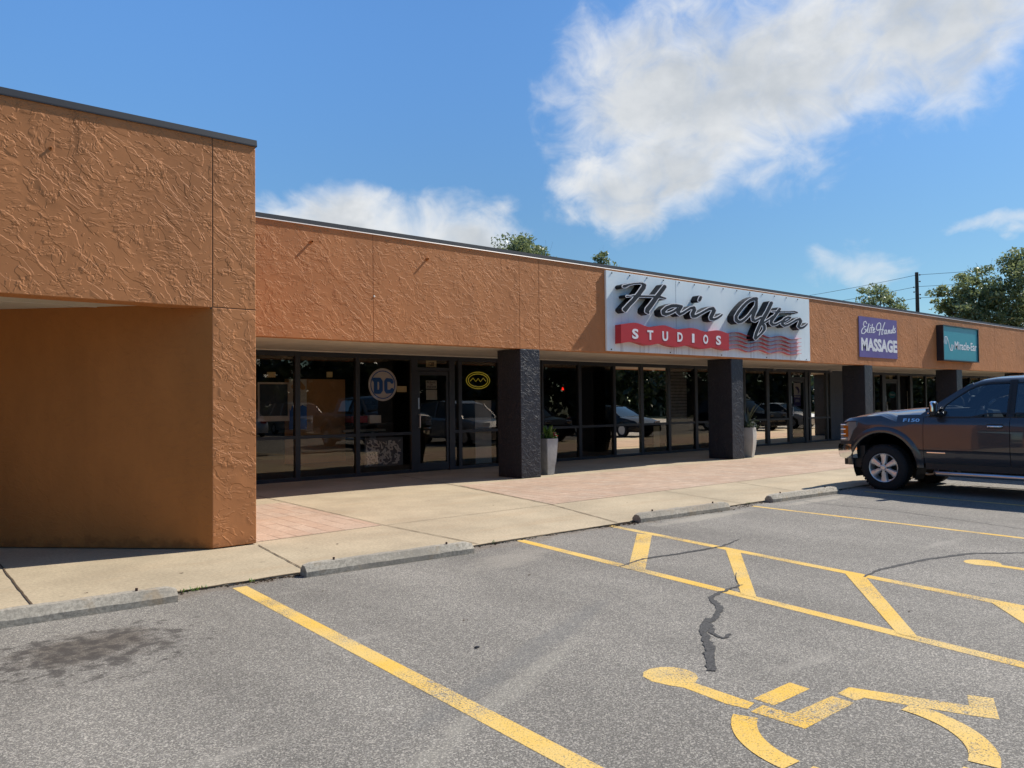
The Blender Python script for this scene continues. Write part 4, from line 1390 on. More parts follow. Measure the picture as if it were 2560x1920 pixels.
flat_thing('shelf_box', 8.2, 8.6, 1.17, 1.32, YS + .4, 'banner_red', 'red box on display inside behind the round decal', 'box', None, .3)
flat_thing('shelf_box', 8.65, 8.95, 1.15, 1.33, YS + .4, 'panel_white', 'pale box on display inside behind the round decal', 'box', None, .3)
flat_thing('shelf_box', 8.2, 9.3, 1.10, 1.145, YS + .4, 'frame_bronze', 'dark shelf holding boxes behind the round decal', 'shelf', None, .35)
flat_thing('shelf_box', 8.2, 9.3, 0.95, 1.0, YS + .8, 'panel_white', 'pale low shelf edge inside behind the round decal', 'shelf', None, .3)

# round letter decal
t = tag(field_solid('round_decal', [ellipse(8.785, 2.02, .368, .37)], YG - .004, YG - .002, 'decal_grey', None), 'round grey and blue decal of the letters DC on the glass', 'decal')
local(field_solid('decal_ring', [ring(8.785, 2.02, .318, .32, .022)], YG - .0065, YG - .0043, 'decal_blue', None), t)
dl = []
D_ = [(8.53, 2.18), (8.75, 2.18), (8.79, 2.14), (8.79, 1.88), (8.75, 1.80), (8.55, 1.80)]
seg = lambda pts, r_: [(a, b_, r_) for a, b_ in pts]
dl.append(field([seg([(8.60, 2.13), (8.60, 1.86), (8.70, 1.86), (8.735, 1.90), (8.735, 2.09), (8.70, 2.13), (8.56, 2.13)], .047), seg([(9.02, 2.085), (9.0, 2.12), (8.89, 2.13), (8.86, 2.09), (8.86, 1.90), (8.89, 1.86), (9.0, 1.87), (9.02, 1.905)], .043)], 0.012))
local(field_solid('decal_letters', dl, YG - .0065, YG - .0043, 'decal_blue', None), t)
# yellow oval neon, generic curl inside
t = empty('neon_sign', (11.47, YS + .03, 2.145), 'yellow double oval neon sign in the pane by the first column', 'neon sign')
for rx, rz in ((.36, .205), (.30, .16)):
    MB().tube([(rx * math.cos(2 * math.pi * k / 48), 0, rz * math.sin(2 * math.pi * k / 48)) for k in range(49)], .011, 6, False).build('tube', 'neon_yellow', t)
MB().tube([(-.24, 0, -.02), (-.16, 0, .06), (-.07, 0, -.03), (0, 0, .05), (.07, 0, -.03), (.16, 0, .06), (.24, 0, -.02)], .009, 6).build('tube', 'neon_yellow', t)
# salon front
t = empty('red_lamp', (15.42, YS + 1.2, 1.98), 'small glowing red lamp inside the salon window', 'lamp')
MB().lathe([(0.008, .04), (0.02, .035), (0.032, -.03), (0.0321, -.04)], (0, 0, 0)).build('shade', 'exit_red', t, smooth=50)
MB().tube([(0, 0, .12), (0, 0, .82)], .006, 6).build('cord', 'black_plastic', t)
flat_thing('window_notice', 18.02, 18.30, 0.20, 0.84, YS + .02, 'paper_yellow', 'narrow yellow notice low in the salon window', 'notice', 'paper notices on the glass')
f = MB()
for k in range(16):
    f.box(18.80, 19.86, YS + .20, YS + .215, 1.02 + k * .098, 1.02 + k * .098 + .085)
tag(f.build('window_blind', 'planter_grey'), 'closed grey slatted blind in the salon window by the second column', 'blind')
t = flat_thing('door_poster', 25.80, 26.28, 1.36, 2.22, YG - .010, 'sign_purple', 'lilac poster on the third shop door', 'poster')
local(field_solid('picture', [rect(25.81, 26.27, 1.76, 2.21)], YG - .0135, YG - .0105, 'decal_grey', None), t)
local(field_solid('picture', [field([[(25.95, 2.05, .03), (26.08, 2.0, .06), (26.15, 1.92, .05), (26.1, 1.84, .03)]], .012)], YG - .017, YG - .0137, 'sign_purple', None), t)
flat_text(t, 'Massage', 25.84, 26.24, 1.66, 1.74, YG - .010, 'letter_white', 0.01)
flat_text(t, 'OPEN', 25.90, 26.18, 1.50, 1.60, YG - .010, 'decal_grey', 0.02)
t = tag(field_solid('teal_decal', [ellipse(33.57, 1.77, .33, .145)], YG - .014, YG - .0105, 'teal_decal', None), 'round teal decal on the door behind the pickup hood', 'decal')
flat_text(t, 'Welcome', 33.36, 33.78, 1.73, 1.82, YG - .014, 'letter_white', 0.02)
flat_thing('reception_chair', 34.35, 34.85, 0.0, 1.45, YS + .8, 'panel_white', 'pale high chair back inside the fourth shop', 'chair', None, .25)
flat_thing('white_panel', 36.1, 36.45, 0.3, 1.95, YS + .5, 'panel_white', 'narrow pale panel inside the fourth shop', 'panel')


# ------------------------------------------------------------------ planters
def leaf_blade(mb, base, d, L, wv, bend, rnd, n=4):
    """strap leaf that arches over"""
    d = Vector(d).normalized()
    side = d.cross(Vector((0, 0, 1)))
    side = side.normalized() if side.length > 1e-3 else Vector((1, 0, 0))
    p = Vector(base)
    A, B = [], []
    for i in range(n + 1):
        s_ = i / n
        ww = wv * (0.5 + s_ * 1.2) * (1 - s_) ** 0.7 * 1.5 + 0.001
        A.append(p + side * ww)
        B.append(p - side * ww)
        d = (d + Vector((0, 0, -bend / n))).normalized()
        p = p + d * (L / n)
    v = A + B
    mb.add(v, [(i, i + 1, n + 2 + i, n + 1 + i) for i in range(n)])


def quad_leaf(mb, c, nrm, size, rnd, asp=0.5):
    nrm = nrm.normalized()
    u = nrm.orthogonal().normalized()
    u = Quaternion(nrm, rnd.uniform(0, 6.28)) @ u
    v_ = nrm.cross(u)
    a = size
    mb.add([c - u * a, c + v_ * a * asp + nrm * a * .12, c + u * a, c - v_ * a * asp + nrm * a * .12], [(0, 1, 2, 3)])


def planter(loc, rz, prof, mat, label, seed):
    rnd = random.Random(seed)
    t = empty('planter', loc, label, 'planter', 'tall grey planters beside the columns')
    t.rotation_euler.z = rz
    secs = []
    for w_, z in prof:
        h = w_ / 2
        c = 0.012
        secs.append([(-h, -h + c, z), (-h + c, -h, z), (h - c, -h, z), (h, -h + c, z), (h, h - c, z), (h - c, h, z), (-h + c, h, z), (-h, h - c, z), (-h, -h + c, z)])
    MB().loft(secs).build('pot', mat, t, smooth=35)
    wt, zt = prof[-1]
    MB().box(-wt / 2 + .02, wt / 2 - .02, -wt / 2 + .02, wt / 2 - .02, zt - .02, zt + .004).build('soil', 'soil', t)
    return t, zt, wt, rnd


t, zt, wt, rnd = planter((11.36, 12.66, 0.004), 0.0, [(.20, 0), (.235, .2), (.262, .268), (.263, .272), (.30, .5), (.325, .70), (.33, .785)], 'planter_grey', 'square grey planter with green leaves and red flowers by the first column', 1)
mb = MB()
for k in range(26):
    a = rnd.uniform(0, 6.28)
    leaf_blade(mb, (rnd.uniform(-.08, .08), rnd.uniform(-.08, .08), zt), (math.cos(a) * .45, math.sin(a) * .45, 1), rnd.uniform(.2, .40), rnd.uniform(.018, .03), rnd.uniform(.1, .7), rnd)
for k in range(160):
    c = Vector((rnd.gauss(0, .1), rnd.gauss(0, .1), zt + abs(rnd.gauss(.05, .06))))
    quad_leaf(mb, c, Vector((rnd.gauss(0, 1), rnd.gauss(0, 1), 1.2)), rnd.uniform(.018, .034), rnd)
mb.build('foliage', 'leaf_planter', t)
for cx, cy, cz in ((.14, -.13, .06), (.12, -.10, .10), (.165, -.06, .05)):
    fb = MB()
    for k in range(16):
        quad_leaf(fb, Vector((cx + rnd.gauss(0, .016), cy + rnd.gauss(0, .016), zt + cz + rnd.gauss(0, .014))), Vector((rnd.gauss(0, 1), rnd.gauss(0, 1), .6)), .016, rnd, .9)
    fb.build('flower', 'flower_red', t)
t, zt, wt, rnd = planter((18.74, 12.52, 0.004), R(17), [(.22, 0), (.29, .2), (.34, .42), (.355, .58), (.345, .72), (.325, .82)], 'planter_ivory', 'curved pale planter with bushy leaves and an arching palm frond by the second column', 2)
mb = MB()
for k in range(420):
    c = Vector((rnd.gauss(0, .11), rnd.gauss(0, .11), zt + abs(rnd.gauss(.07, .08))))
    quad_leaf(mb, c, Vector((rnd.gauss(0, 1), rnd.gauss(0, 1), 1.0)), rnd.uniform(.02, .036), rnd)
mb.build('foliage', 'leaf_dark', t)
mb = MB()
for k in range(12):
    a = rnd.uniform(-1.2, 1.0) - R(17)
    leaf_blade(mb, (0.02 * rnd.uniform(-1, 1), .02, zt + .05), (math.cos(a) * .35, math.sin(a) * .35, 1), rnd.uniform(.55, .8), rnd.uniform(.012, .02), rnd.uniform(.9, 1.6), rnd, 6)
mb.build('frond', 'leaf_purple', t)


# ------------------------------------------------------------------ vehicles
def lerp_tab(tab, x):
    if x <= tab[0][0]:
        return tab[0][1]
    for (a, fa), (b_, fb) in zip(tab[:-1], tab[1:]):
        if x <= b_:
            return fa + (fb - fa) * (x - a) / (b_ - a)
    return tab[-1][1]


def wheel(par, x, y, z, rt, rr, side, spokes=6, wid=0.27):
    """side -1: outer face towards -x"""
    s_ = side
    t_ = MB()
    w2_ = wid / 2
    P = [(rr * .98, s_ * w2_ * .80), (rr + .012, s_ * w2_ * .98), (rt - .05, s_ * w2_ * 1.0), (rt - .015, s_ * w2_ * .86), (rt, s_ * w2_ * .66), (rt, -s_ * w2_ * .66), (rt - .02, -s_ * w2_ * .9), (rr, -s_ * w2_ * .9)]
    t_.lathe(P, (x, y, z), 'x', 48, True)
    wh = t_.build('wheel', 'rubber', par, smooth=35)
    # tread blocks
    tr = MB()
    for k in range(44):
        a = 2 * math.pi * k / 44
        for o_ in (-.07, 0.07):
            c, sn = math.cos(a + (o_ > 0) * .07), math.sin(a + (o_ > 0) * .07)
            y_, z_ = y + c * rt, z + sn * rt
            tx, tz = -sn * .018, c * .018
            v = []
            for dx in (-.045, .045):
                for tt in (-1, 1):
                    for rad in (-.004, .007):
                        v.append((x + o_ + dx, y_ + tt * tx + rad * c, z_ + tt * tz + rad * sn))
            tr.add(v, [(0, 1, 3, 2), (4, 6, 7, 5), (0, 4, 5, 1), (2, 3, 7, 6), (0, 2, 6, 4), (1, 5, 7, 3)])
    tr.build('tread', 'rubber', wh)
    rim = MB()
    xo = s_ * w2_ * .82
    rim.lathe([(rr, xo + s_ * .012), (rr * .99, xo + s_ * .02), (rr * .93, xo + s_ * .012), (rr * .90, xo - s_ * .02), (rr * .88, -xo * .6), (rr * .99, -xo * .6)], (x, y, z), 'x', 48, True)
    for k in range(spokes):
        a = 2 * math.pi * k / spokes + math.pi / 2
        secs = []
        for r_, hw, dx in ((.03, .042, .012), (.085, .044, .012), (rr * .62, .050, .002), (rr * .95, .074, .006)):
            c, sn = math.cos(a), math.sin(a)
            row = []
            for q, dp in ((-1, -.03), (-.75, 0.0), (0, .010), (.75, 0.0), (1, -.03), (1, -.05), (-1, -.05), (-1, -.03)):
                row.append((x + xo + s_ * (dx + dp), y + c * r_ - sn * hw * q, z + sn * r_ + c * hw * q))
            secs.append(row)
        rim.loft(secs)
    rim.lathe([(.034, xo + s_ * .03), (.05, xo + s_ * .018), (.052, xo - s_ * .04)], (x, y, z), 'x', 20)
    rim.build('rim', 'wheel_alloy', wh, smooth=32)
    hb = MB()
    for k in range(6):
        a = 2 * math.pi * k / 6
        hb.lathe([(.012, xo + s_ * .024), (.016, xo - s_ * .01)], (x, y + .072 * math.cos(a), z + .072 * math.sin(a)), 'x', 8)
    hb.build('lug_nut', 'black_plastic', wh)
    MB().lathe([(rr * .86, -s_ * .02), (rr * .86, -s_ * .03)], (x, y, z), 'x', 32).build('brake_disc', 'black_plastic', wh)
    return wh


def cut(o, cutters):
    par = o.parent
    o.parent = None
    bpy.context.view_layer.update()
    for c in cutters:
        md = o.modifiers.new('arch', 'BOOLEAN')
        md.operation = 'DIFFERENCE'
        md.object = c
        md.solver = 'EXACT'
    dg = bpy.context.evaluated_depsgraph_get()
    dg.update()
    me = bpy.data.meshes.new_from_object(o.evaluated_get(dg))
    o.modifiers.clear()
    old = o.data
    o.data = me
    bpy.data.meshes.remove(old)
    o.parent = par


def arch_cutter(y, z, r_, x0, x1):
    mb = MB()
    n = 40
    poly = [(y + r_ * math.cos(2 * math.pi * k / n), z + r_ * math.sin(2 * math.pi * k / n)) for k in range(n)]
    mb.prism(poly, x0, x1, 'x')
    return mb.build('cutter', None)


def make_pickup(loc):
    T = empty('pickup_truck', loc, 'dark grey crew cab pickup parked nose towards the shops', 'pickup truck')
    PR = [(.47, .955), (.50, .962), (.56, .985), (.66, .998), (.715, 1.002), (.728, 1.010), (.745, 1.010), (.90, 1.012), (1.05, 1.006), (1.14, .998), (1.185, .988), (1.215, .972), (1.26, .952), (1.30, .940)]

    def ws(y):
        return lerp_tab([(-3.2, .985), (-2.6, 1.0), (2.0, 1.0), (2.3, .992), (2.5, .965), (2.62, .925), (2.70, .86)], y)

    def sx_(y, z):
        return lerp_tab(PR, z) * ws(y)
    zs = [q[0] for q in PR]

    def sec(y, zb, ze, zc, hood=True):
        """closed-over-the-top section from left rocker to right rocker"""
        row = []
        zz = [max(zb, z) if z > zb - .03 else None for z in zs]
        side = [(sx_(y, z), z) for z in [zb] + [z for z in zs if z > zb + .01 and z < ze - .04]]
        e = side[-1][0]
        xe = sx_(y, ze)
        side += [(xe + .002, ze - .035), (xe - .015, ze - .012), (xe - .045, ze)]
        topx = [.80, .62, .40, .2, 0.0]
        w_ = xe - .045
        tp = [(w_ * q, ze + (zc - ze) * (1 - (q ** 2.2))) for q in topx]
        half = side + tp
        row = [(-a, y, b_) for a, b_ in half] + [(a, y, b_) for a, b_ in reversed(half[:-1])]
        return row
    # front clip
    hz = [(1.165, 1.318, 1.43), (1.3, 1.318, 1.43), (1.6, 1.31, 1.415), (1.9, 1.295, 1.385), (2.15, 1.28, 1.36), (2.35, 1.255, 1.33), (2.48, 1.235, 1.295), (2.56, 1.205, 1.255), (2.61, 1.16, 1.20), (2.63, 1.08, 1.11)]
    secs = []
    for y, ze, zc in hz:
        secs.append(sec(y, .49 if y < 2.0 else .49, ze, zc))
    nmin = min(len(s_) for s_ in secs)
    # resample rows to one length
    def resamp(row, n):
        P = [Vector(q) for q in row]
        d = [0]
        for a, b_ in zip(P[:-1], P[1:]):
            d.append(d[-1] + (b_ - a).length)
        out = []
        j = 0
        for i in range(n):
            s_ = d[-1] * i / (n - 1)
            while j < len(d) - 2 and d[j + 1] < s_:
                j += 1
            k = (s_ - d[j]) / max(1e-9, d[j + 1] - d[j])
            out.append(tuple(P[j].lerp(P[j + 1], min(1, max(0, k)))))
        return out
    ncom = max(len(s_) for s_ in secs)
    secs = [s_ if len(s_) == ncom else resamp(s_, ncom) for s_ in secs]
    fc_ = MB().loft([q + [q[0]] for q in secs]).build('front_body', 'paint_truck', T)
    c1 = arch_cutter(1.84, .44, .565, -1.2, -.62)
    c2 = arch_cutter(1.84, .44, .565, .62, 1.2)
    c3 = MB().box(-1.3, 1.3, 2.12, 2.9, .3, .755).build('cutter', None)
    cut(fc_, [c1, c2, c3])
    for c in (c1, c2, c3):
        bpy.data.objects.remove(c)
    fc_.data.polygons.foreach_set('use_smooth', [True] * len(fc_.data.polygons))
    fc_.data.set_sharp_from_angle(angle=R(28))
    # doors, cab rear corner and bed as skins over a dark core
    core = MB().box(-.93, .93, -3.02, 1.2, .52, 1.22)
    core.build('inner_structure', 'black_plastic', T)

    def side_skin(y0, y1, zb, zt, sgn, n=10):
        mb = MB()
        rows_o = []
        zl = [zb] + [z for z in zs if zb + .01 < z < zt - .01] + [zt]
        m_ = 12
        for i in range(m_ + 1):
            y = y0 + (y1 - y0) * i / m_
            rows_o.append([(sgn * sx_(y, z), y, z) for z in zl] + [(sgn * (sx_(y, zt) - .05), y, zt + .012)] + [(sgn * (sx_(y, zb) - .06), y, zt - .02), (sgn * (sx_(y, zb) - .06), y, zb)] + [(sgn * sx_(y, zb), y, zb)])
        mb.loft(rows_o)
        return mb
    for sgn in (-1, 1):
        for (y0, y1, nm) in ((-.112, 1.158, 'front'), (-1.175, -.120, 'rear')):
            d = side_skin(y0, y1, .50, 1.262, sgn).build('door', 'paint_truck', T, smooth=28)
            hy = y0 + .20
            xh = sx_(hy, 1.12)
            hb = MB().box(-.004, .008, -.115, .115, -.045, .045).build('handle_recess', 'black_plastic', d, loc=(sgn * (xh - .002), hy, 1.118), bevel=.004)
            h = MB().tube([(sgn * (xh + .002), hy - .10, 1.125), (sgn * (xh + .035), hy - .085, 1.125), (sgn * (xh + .04), hy, 1.125), (sgn * (xh + .035), hy + .085, 1.125), (sgn * (xh + .002), hy + .10, 1.125)], .017, 10)
            h.build('door_handle', 'chrome', d, smooth=50)
            MB().box(-.012, .006, y0 + .01, y1 - .01, 1.262, 1.274).build('window_trim', 'black_plastic', d, loc=(sgn * .94, 0, .004))
        side_skin(-1.325, -1.183, .50, 1.262, sgn).build('cab_corner', 'paint_truck', T, smooth=28)
    # bed
    secs = []
    for y in (-1.345, -1.6, -2.0, -2.4, -2.8, -3.0, -3.08):
        secs.append([(-sx_(y, z), y, z) for z in zs] + [(-sx_(y, 1.3) + .07, y, 1.318), (-sx_(y, 1.3) + .075, y, .75), (sx_(y, 1.3) - .075, y, .75), (sx_(y, 1.3) - .07, y, 1.318)] + [(sx_(y, z), y, z) for z in reversed(zs)])
    bed = MB().loft([q + [q[0]] for q in secs]).build('bed', 'paint_truck', T)
    cs = [arch_cutter(-1.84, .44, .555, -1.2, -.62), arch_cutter(-1.84, .44, .555, .62, 1.2)]
    cut(bed, cs)
    for c in cs:
        bpy.data.objects.remove(c)
    bed.data.polygons.foreach_set('use_smooth', [True] * len(bed.data.polygons))
    bed.data.set_sharp_from_angle(angle=R(28))
    MB().box(-.88, .88, -3.09, -3.02, .75, 1.30).build('tailgate', 'paint_truck', T, bevel=.015)
    for sgn in (-1, 1):
        MB().box(-.06, .06, -.03, .02, 0, .38).build('tail_light', 'tail_red', T, loc=(sgn * .91, -3.085, .88), bevel=.01)
    # greenhouse
    gx = lambda z: .945 - (z - 1.26) * .40
    gy = [(1.20, 1.30, 1.335), (1.08, 1.385, 1.435), (.90, 1.53, 1.585), (.70, 1.675, 1.735), (.52, 1.785, 1.85), (.36, 1.845, 1.912), (.15, 1.868, 1.94), (-.3, 1.876, 1.952), (-.8, 1.868, 1.945), (-1.12, 1.845, 1.925), (-1.24, 1.80, 1.89), (-1.30, 1.55, 1.60), (-1.335, 1.28, 1.30)]
    secs = []
    for y, zr, zc in [(.47, 1.805, 1.87)] + [q for q in gy if -1.25 < q[0] < .45]:
        xr = gx(zr)
        half = [(xr - .05, zr - .06), (xr + .012, zr - .055), (xr + .006, zr - .018), (xr - .022, zr + .008), (xr - .07, zr + .022), (xr * .6, zr + (zc - zr) * .75), (0, zc)]
        q = [(-a, y, b_) for a, b_ in half] + [(a, y, b_) for a, b_ in reversed(half[:-1])]
        secs.append(q + [q[0]])
    MB().loft(secs).build('roof', 'paint_truck', T, smooth=35)
    MB().box(-.62, .62, -1.20, .40, 1.775, 1.80).build('headliner', 'black_plastic', T)
    for sgn in (-1, 1):
        rows = []
        for y, z in ((1.19, 1.285), (1.05, 1.385), (.88, 1.515), (.68, 1.655), (.53, 1.752), (.455, 1.785)):
            x_ = gx(z)
            rows.append([(sgn * (x_ + .010), y - .055, z - .035), (sgn * (x_ + .012), y - .01, z), (sgn * (x_ - .01), y + .03, z + .03), (sgn * (x_ - .07), y + .035, z + .042), (sgn * (x_ - .07), y - .03, z - .03), (sgn * (x_ + .010), y - .055, z - .035)])
        MB().loft(rows).build('front_pillar', 'paint_truck', T, smooth=40)
        for y0_, y1_, m_, nm_ in ((-.165, -.055, 'black_plastic', 'middle_pillar'), (-1.335, -1.04, 'paint_truck', 'rear_pillar')):
            rows = []
            for z in (1.20, 1.27, 1.45, 1.65, 1.80, 1.86):
                x_ = gx(z) + .004
                k = .06 * max(0, z - 1.75) / .11 if nm_ == 'rear_pillar' else 0
                q = [(sgn * x_, y0_ + k), (sgn * x_, y1_ - k * 1.5), (sgn * (x_ - .07), y1_ - k * 1.5), (sgn * (x_ - .07), y0_ + k)]
                rows.append([(a, b_, z) for a, b_ in q] + [(q[0][0], q[0][1], z)])
            MB().loft(rows).build(nm_, m_, T)
    MB().box(-.90, .90, -1.335, -1.27, 1.20, 1.36).build('rear_panel', 'paint_truck', T, bevel=.01)
    MB().box(-.74, .74, -1.30, -1.20, 1.80, 1.86).build('rear_header', 'paint_truck', T, bevel=.01)
    MB().add([(-.80, -1.31, 1.36), (.80, -1.31, 1.36), (.66, -1.26, 1.81), (-.66, -1.26, 1.81)], [(0, 1, 2, 3)]).build('rear_window', 'car_glass', T)
    # cabin
    MB().prism([(.55, 1.22), (.62, 1.36), (.80, 1.385), (1.12, 1.34), (1.12, 1.22)], -.84, .84, 'x').build('dashboard', 'black_plastic', T, bevel=.02)
    MB().tube([(-.42 + .19 * math.cos(2 * math.pi * k / 24), .48 - .06 * math.sin(2 * math.pi * k / 24), 1.36 + .17 * math.sin(2 * math.pi * k / 24)) for k in range(25)], .016, 8, False).build('steering_wheel', 'black_plastic', T, smooth=60)
    MB().box(-.12, .12, .46, .50, 1.68, 1.74).build('rear_view_mirror', 'black_plastic', T, bevel=.01)
    # glass: side panes on the raked cab side
    wf = [(.86, 1.272), (.88, 1.36), (.84, 1.46), (.70, 1.575), (.52, 1.705), (.40, 1.765), (.24, 1.795), (-.06, 1.803), (-.06, 1.345), (.22, 1.335), (.34, 1.305), (.46, 1.275)]
    wr = [(-.16, 1.803), (-.72, 1.80), (-.98, 1.775), (-1.04, 1.70), (-1.04, 1.355), (-.16, 1.345)]
    wq = [(-1.10, 1.355), (-1.10, 1.69), (-1.06, 1.76), (-1.20, 1.73), (-1.24, 1.40)]
    for sgn in (-1, 1):
        for q in (wf, wr):
            off, off2 = .006, .010
            cy, cz = sum(a for a, _ in q) / len(q), sum(b_ for _, b_ in q) / len(q)
            qq = [(cy + (a - cy) * 1.06, cz + (b_ - cz) * 1.10) for a, b_ in q]
            n = len(q)
            MB().add([(sgn * (gx(b_) + off2), a, b_) for a, b_ in q] + [(sgn * (gx(b_) + off2), a, b_) for a, b_ in qq] + [(sgn * (gx(b_) - .03), a, b_) for a, b_ in q],
                     [(k, (k + 1) % n, n + (k + 1) % n, n + k) for k in range(n)] + [(k, 2 * n + k, 2 * n + (k + 1) % n, (k + 1) % n) for k in range(n)]).build('window_frame', 'black_plastic', T)
            MB().add([(sgn * (gx(b_) + off - .006), a, b_) for a, b_ in q], [tuple(range(len(q)))]).build('side_window', 'car_glass', T)
    ysl = [1.07, .90, .70, .52, .40]
    rows = []
    for y in ysl:
        zr = lerp_tab(sorted((a, b_) for a, b_, c in gy), y)
        zc = lerp_tab(sorted((a, c) for a, b_, c in gy), y)
        xr = gx(zr) - .08
        rows.append([(xr * k, y + .012, (zr + .022) + (zc - zr - .022) * (1 - abs(k) ** 1.5) + .008) for k in (-1, -.8, -.5, -.2, 0, .2, .5, .8, 1)])
    MB().loft(rows, False).build('windshield', 'car_glass', T, smooth=60)
    MB().tube([(-.7, 1.17, 1.41), (-.1, 1.13, 1.475), (.1, 1.13, 1.475)], .012, 6).build('wiper', 'black_plastic', T)
    MB().tube([(0.1, 1.15, 1.46), (.75, 1.18, 1.40)], .012, 6).build('wiper', 'black_plastic', T)
    MB().box(-.80, .80, 1.085, 1.20, 1.36, 1.408).build('cowl', 'black_plastic', T, bevel=.01)
    MB().lathe([(.035, 0), (.028, .02), (.004, .055)], (0.0, -.2, 1.952), 'z', 12).build('roof_antenna', 'black_plastic', T)
    # wheel-arch flares
    for y, nm in ((1.84, 'f'), (-1.84, 'r')):
        for sgn in (-1, 1):
            secs = []
            for k in range(37):
                a = R(-2 + 184 * k / 36)
                c, sn = math.cos(a), math.sin(a)
                row = []
                for r_, dx in ((.548, -.06), (.552, .016), (.565, .026), (.60, .026), (.635, .014), (.66, .001), (.66, -.03)):
                    yy, zz_ = y + c * r_, .44 + sn * r_
                    row.append((sgn * (sx_(min(max(yy, -3.0), 2.45), min(zz_, 1.2)) + dx), yy, zz_))
                secs.append(row)
            MB().loft(secs).build('arch_flare', 'paint_truck', T, smooth=40)
            # liner
            n = 24
            A = [R(-25 + 230 * k / n) for k in range(n + 1)]
            v = [(sgn * .60, y + .556 * math.cos(a), .44 + .556 * math.sin(a)) for a in A] + [(sgn * .96, y + .552 * math.cos(a), .44 + .552 * math.sin(a)) for a in A]
            MB().add(v, [(i, i + 1, n + 2 + i, n + 1 + i) for i in range(n)]).build('arch_liner', 'black_plastic', T)
            MB().box(sgn * .60 - .02, sgn * .60 + .02, y - .56, y + .56, .40, 1.0).build('inner_wing', 'black_plastic', T)
    for y in (1.84, -1.84):
        for sgn in (-1, 1):
            wheel(T, sgn * .865, y, .386, .398, .252, sgn, 6, .275)
    # chassis, steps
    MB().box(-.55, .55, -3.0, 2.5, .38, .52).build('chassis', 'black_plastic', T)
    MB().tube([(-.7, 1.84, .386), (.7, 1.84, .386)], .05, 10).build('axle', 'black_plastic', T)
    MB().tube([(-.7, -1.84, .386), (.7, -1.84, .386)], .06, 10).build('axle', 'black_plastic', T)
    for sgn in (-1, 1):
        MB().box(sgn * .93 - .03, sgn * .93 + .03, -1.25, 1.15, .40, .50).build('rocker', 'black_plastic', T)
        st = MB().tube([(sgn * .90, 1.02, .36), (sgn * 1.03, .95, .345), (sgn * 1.03, -1.15, .345), (sgn * .90, -1.22, .36)], .040, 12)
        st.build('side_step', 'brushed_steel', T, smooth=50)
        for yy in (.7, -.2, -.95):
            MB().tube([(sgn * .85, yy, .42), (sgn * 1.02, yy, .345)], .022, 8).build('step_bracket', 'black_plastic', T)
    # mirrors
    for sgn in (-1, 1):
        m_ = MB()
        m_.tube([(sgn * .93, .90, 1.30), (sgn * 1.08, .92, 1.33)], [.05, .035], 10)
        mo = m_.build('mirror', 'black_plastic', T, smooth=40)
        MB().box(-.075, .075, -.045, .055, -.115, .115).build('mirror_housing', 'black_plastic', mo, loc=(sgn * 1.10, .94, 1.40), bevel=.035, seg=4)
        secs = []
        for zz_, k in ((1.365, 1.0), (1.43, 1.0), (1.48, .95), (1.515, .80), (1.53, .45)):
            secs.append([(sgn * (1.10 + .083 * math.cos(a) * k), .95 + .062 * math.sin(a) * k, zz_) for a in [R(x_) for x_ in range(0, 361, 20)]])
        MB().loft(secs).build('mirror_cap', 'chrome', mo, smooth=40)
        MB().box(-.08, .08, .0, .012, -.012, .012).build('mirror_trim', 'chrome', mo, loc=(sgn * 1.10, .995, 1.335), bevel=.003)
    # front end: grille, lamps, chrome bumper
    g_ = MB().box(-.62, .62, 2.60, 2.655, .80, 1.13)
    gr = g_.build('grille', 'black_plastic', T, bevel=.02)
    b_ = MB()
    for zz_ in (.86, .95, 1.04, 1.115):
        b_.box(-.62, .62, 2.656, 2.682, zz_, zz_ + .035)
    b_.build('grille_bar', 'chrome', gr, bevel=.008)
    for sgn in (-1, 1):
        # wraparound lamp: skin offset from the body side then across the nose
        prof = []
        for y in (2.30, 2.36, 2.44, 2.52, 2.58, 2.62):
            prof.append((sx_(y, 1.0) + .010, y))
        prof += [(.84, 2.665), (.74, 2.672), (.63, 2.675)]
        top_, bot_ = 1.155, .83
        rows = []
        for i, (xx_, yy) in enumerate(prof):
            tz = 1.175 if yy < 2.5 else 1.13
            bz = lerp_tab([(2.30, 1.10), (2.36, 1.02), (2.42, .84), (2.70, .83)], yy)
            rows.append([(sgn * xx_, yy, bz), (sgn * xx_, yy, (bz + tz) / 2), (sgn * xx_, yy, tz), (sgn * (xx_ - .05), yy - .02, tz), (sgn * (xx_ - .05), yy - .02, bz), (sgn * xx_, yy, bz)])
        hl = MB().loft(rows).build('headlight', 'lens_clear', T, smooth=40)
        am = MB()
        rows = []
        for yy in (2.455, 2.48, 2.52, 2.555):
            xx_ = sx_(yy, 1.0) + .016
            rows.append([(sgn * xx_, yy, .905), (sgn * xx_, yy, 1.0), (sgn * xx_, yy, 1.105)])
        am.loft(rows, False)
        am.build('turn_lens', 'amber_lens', hl)
        ch = MB()
        for zz_ in (.872, .955, 1.045, 1.125):
            ch.tube([(sgn * (sx_(2.50, 1.0) + .016), 2.50, zz_), (sgn * (sx_(2.60, 1.0) + .02), 2.60, zz_ - .004), (sgn * .84, 2.672, zz_ - .004), (sgn * .66, 2.685, zz_ - .004)], .010, 6)
        ch.build('lamp_trim', 'chrome', hl)
    rows = []
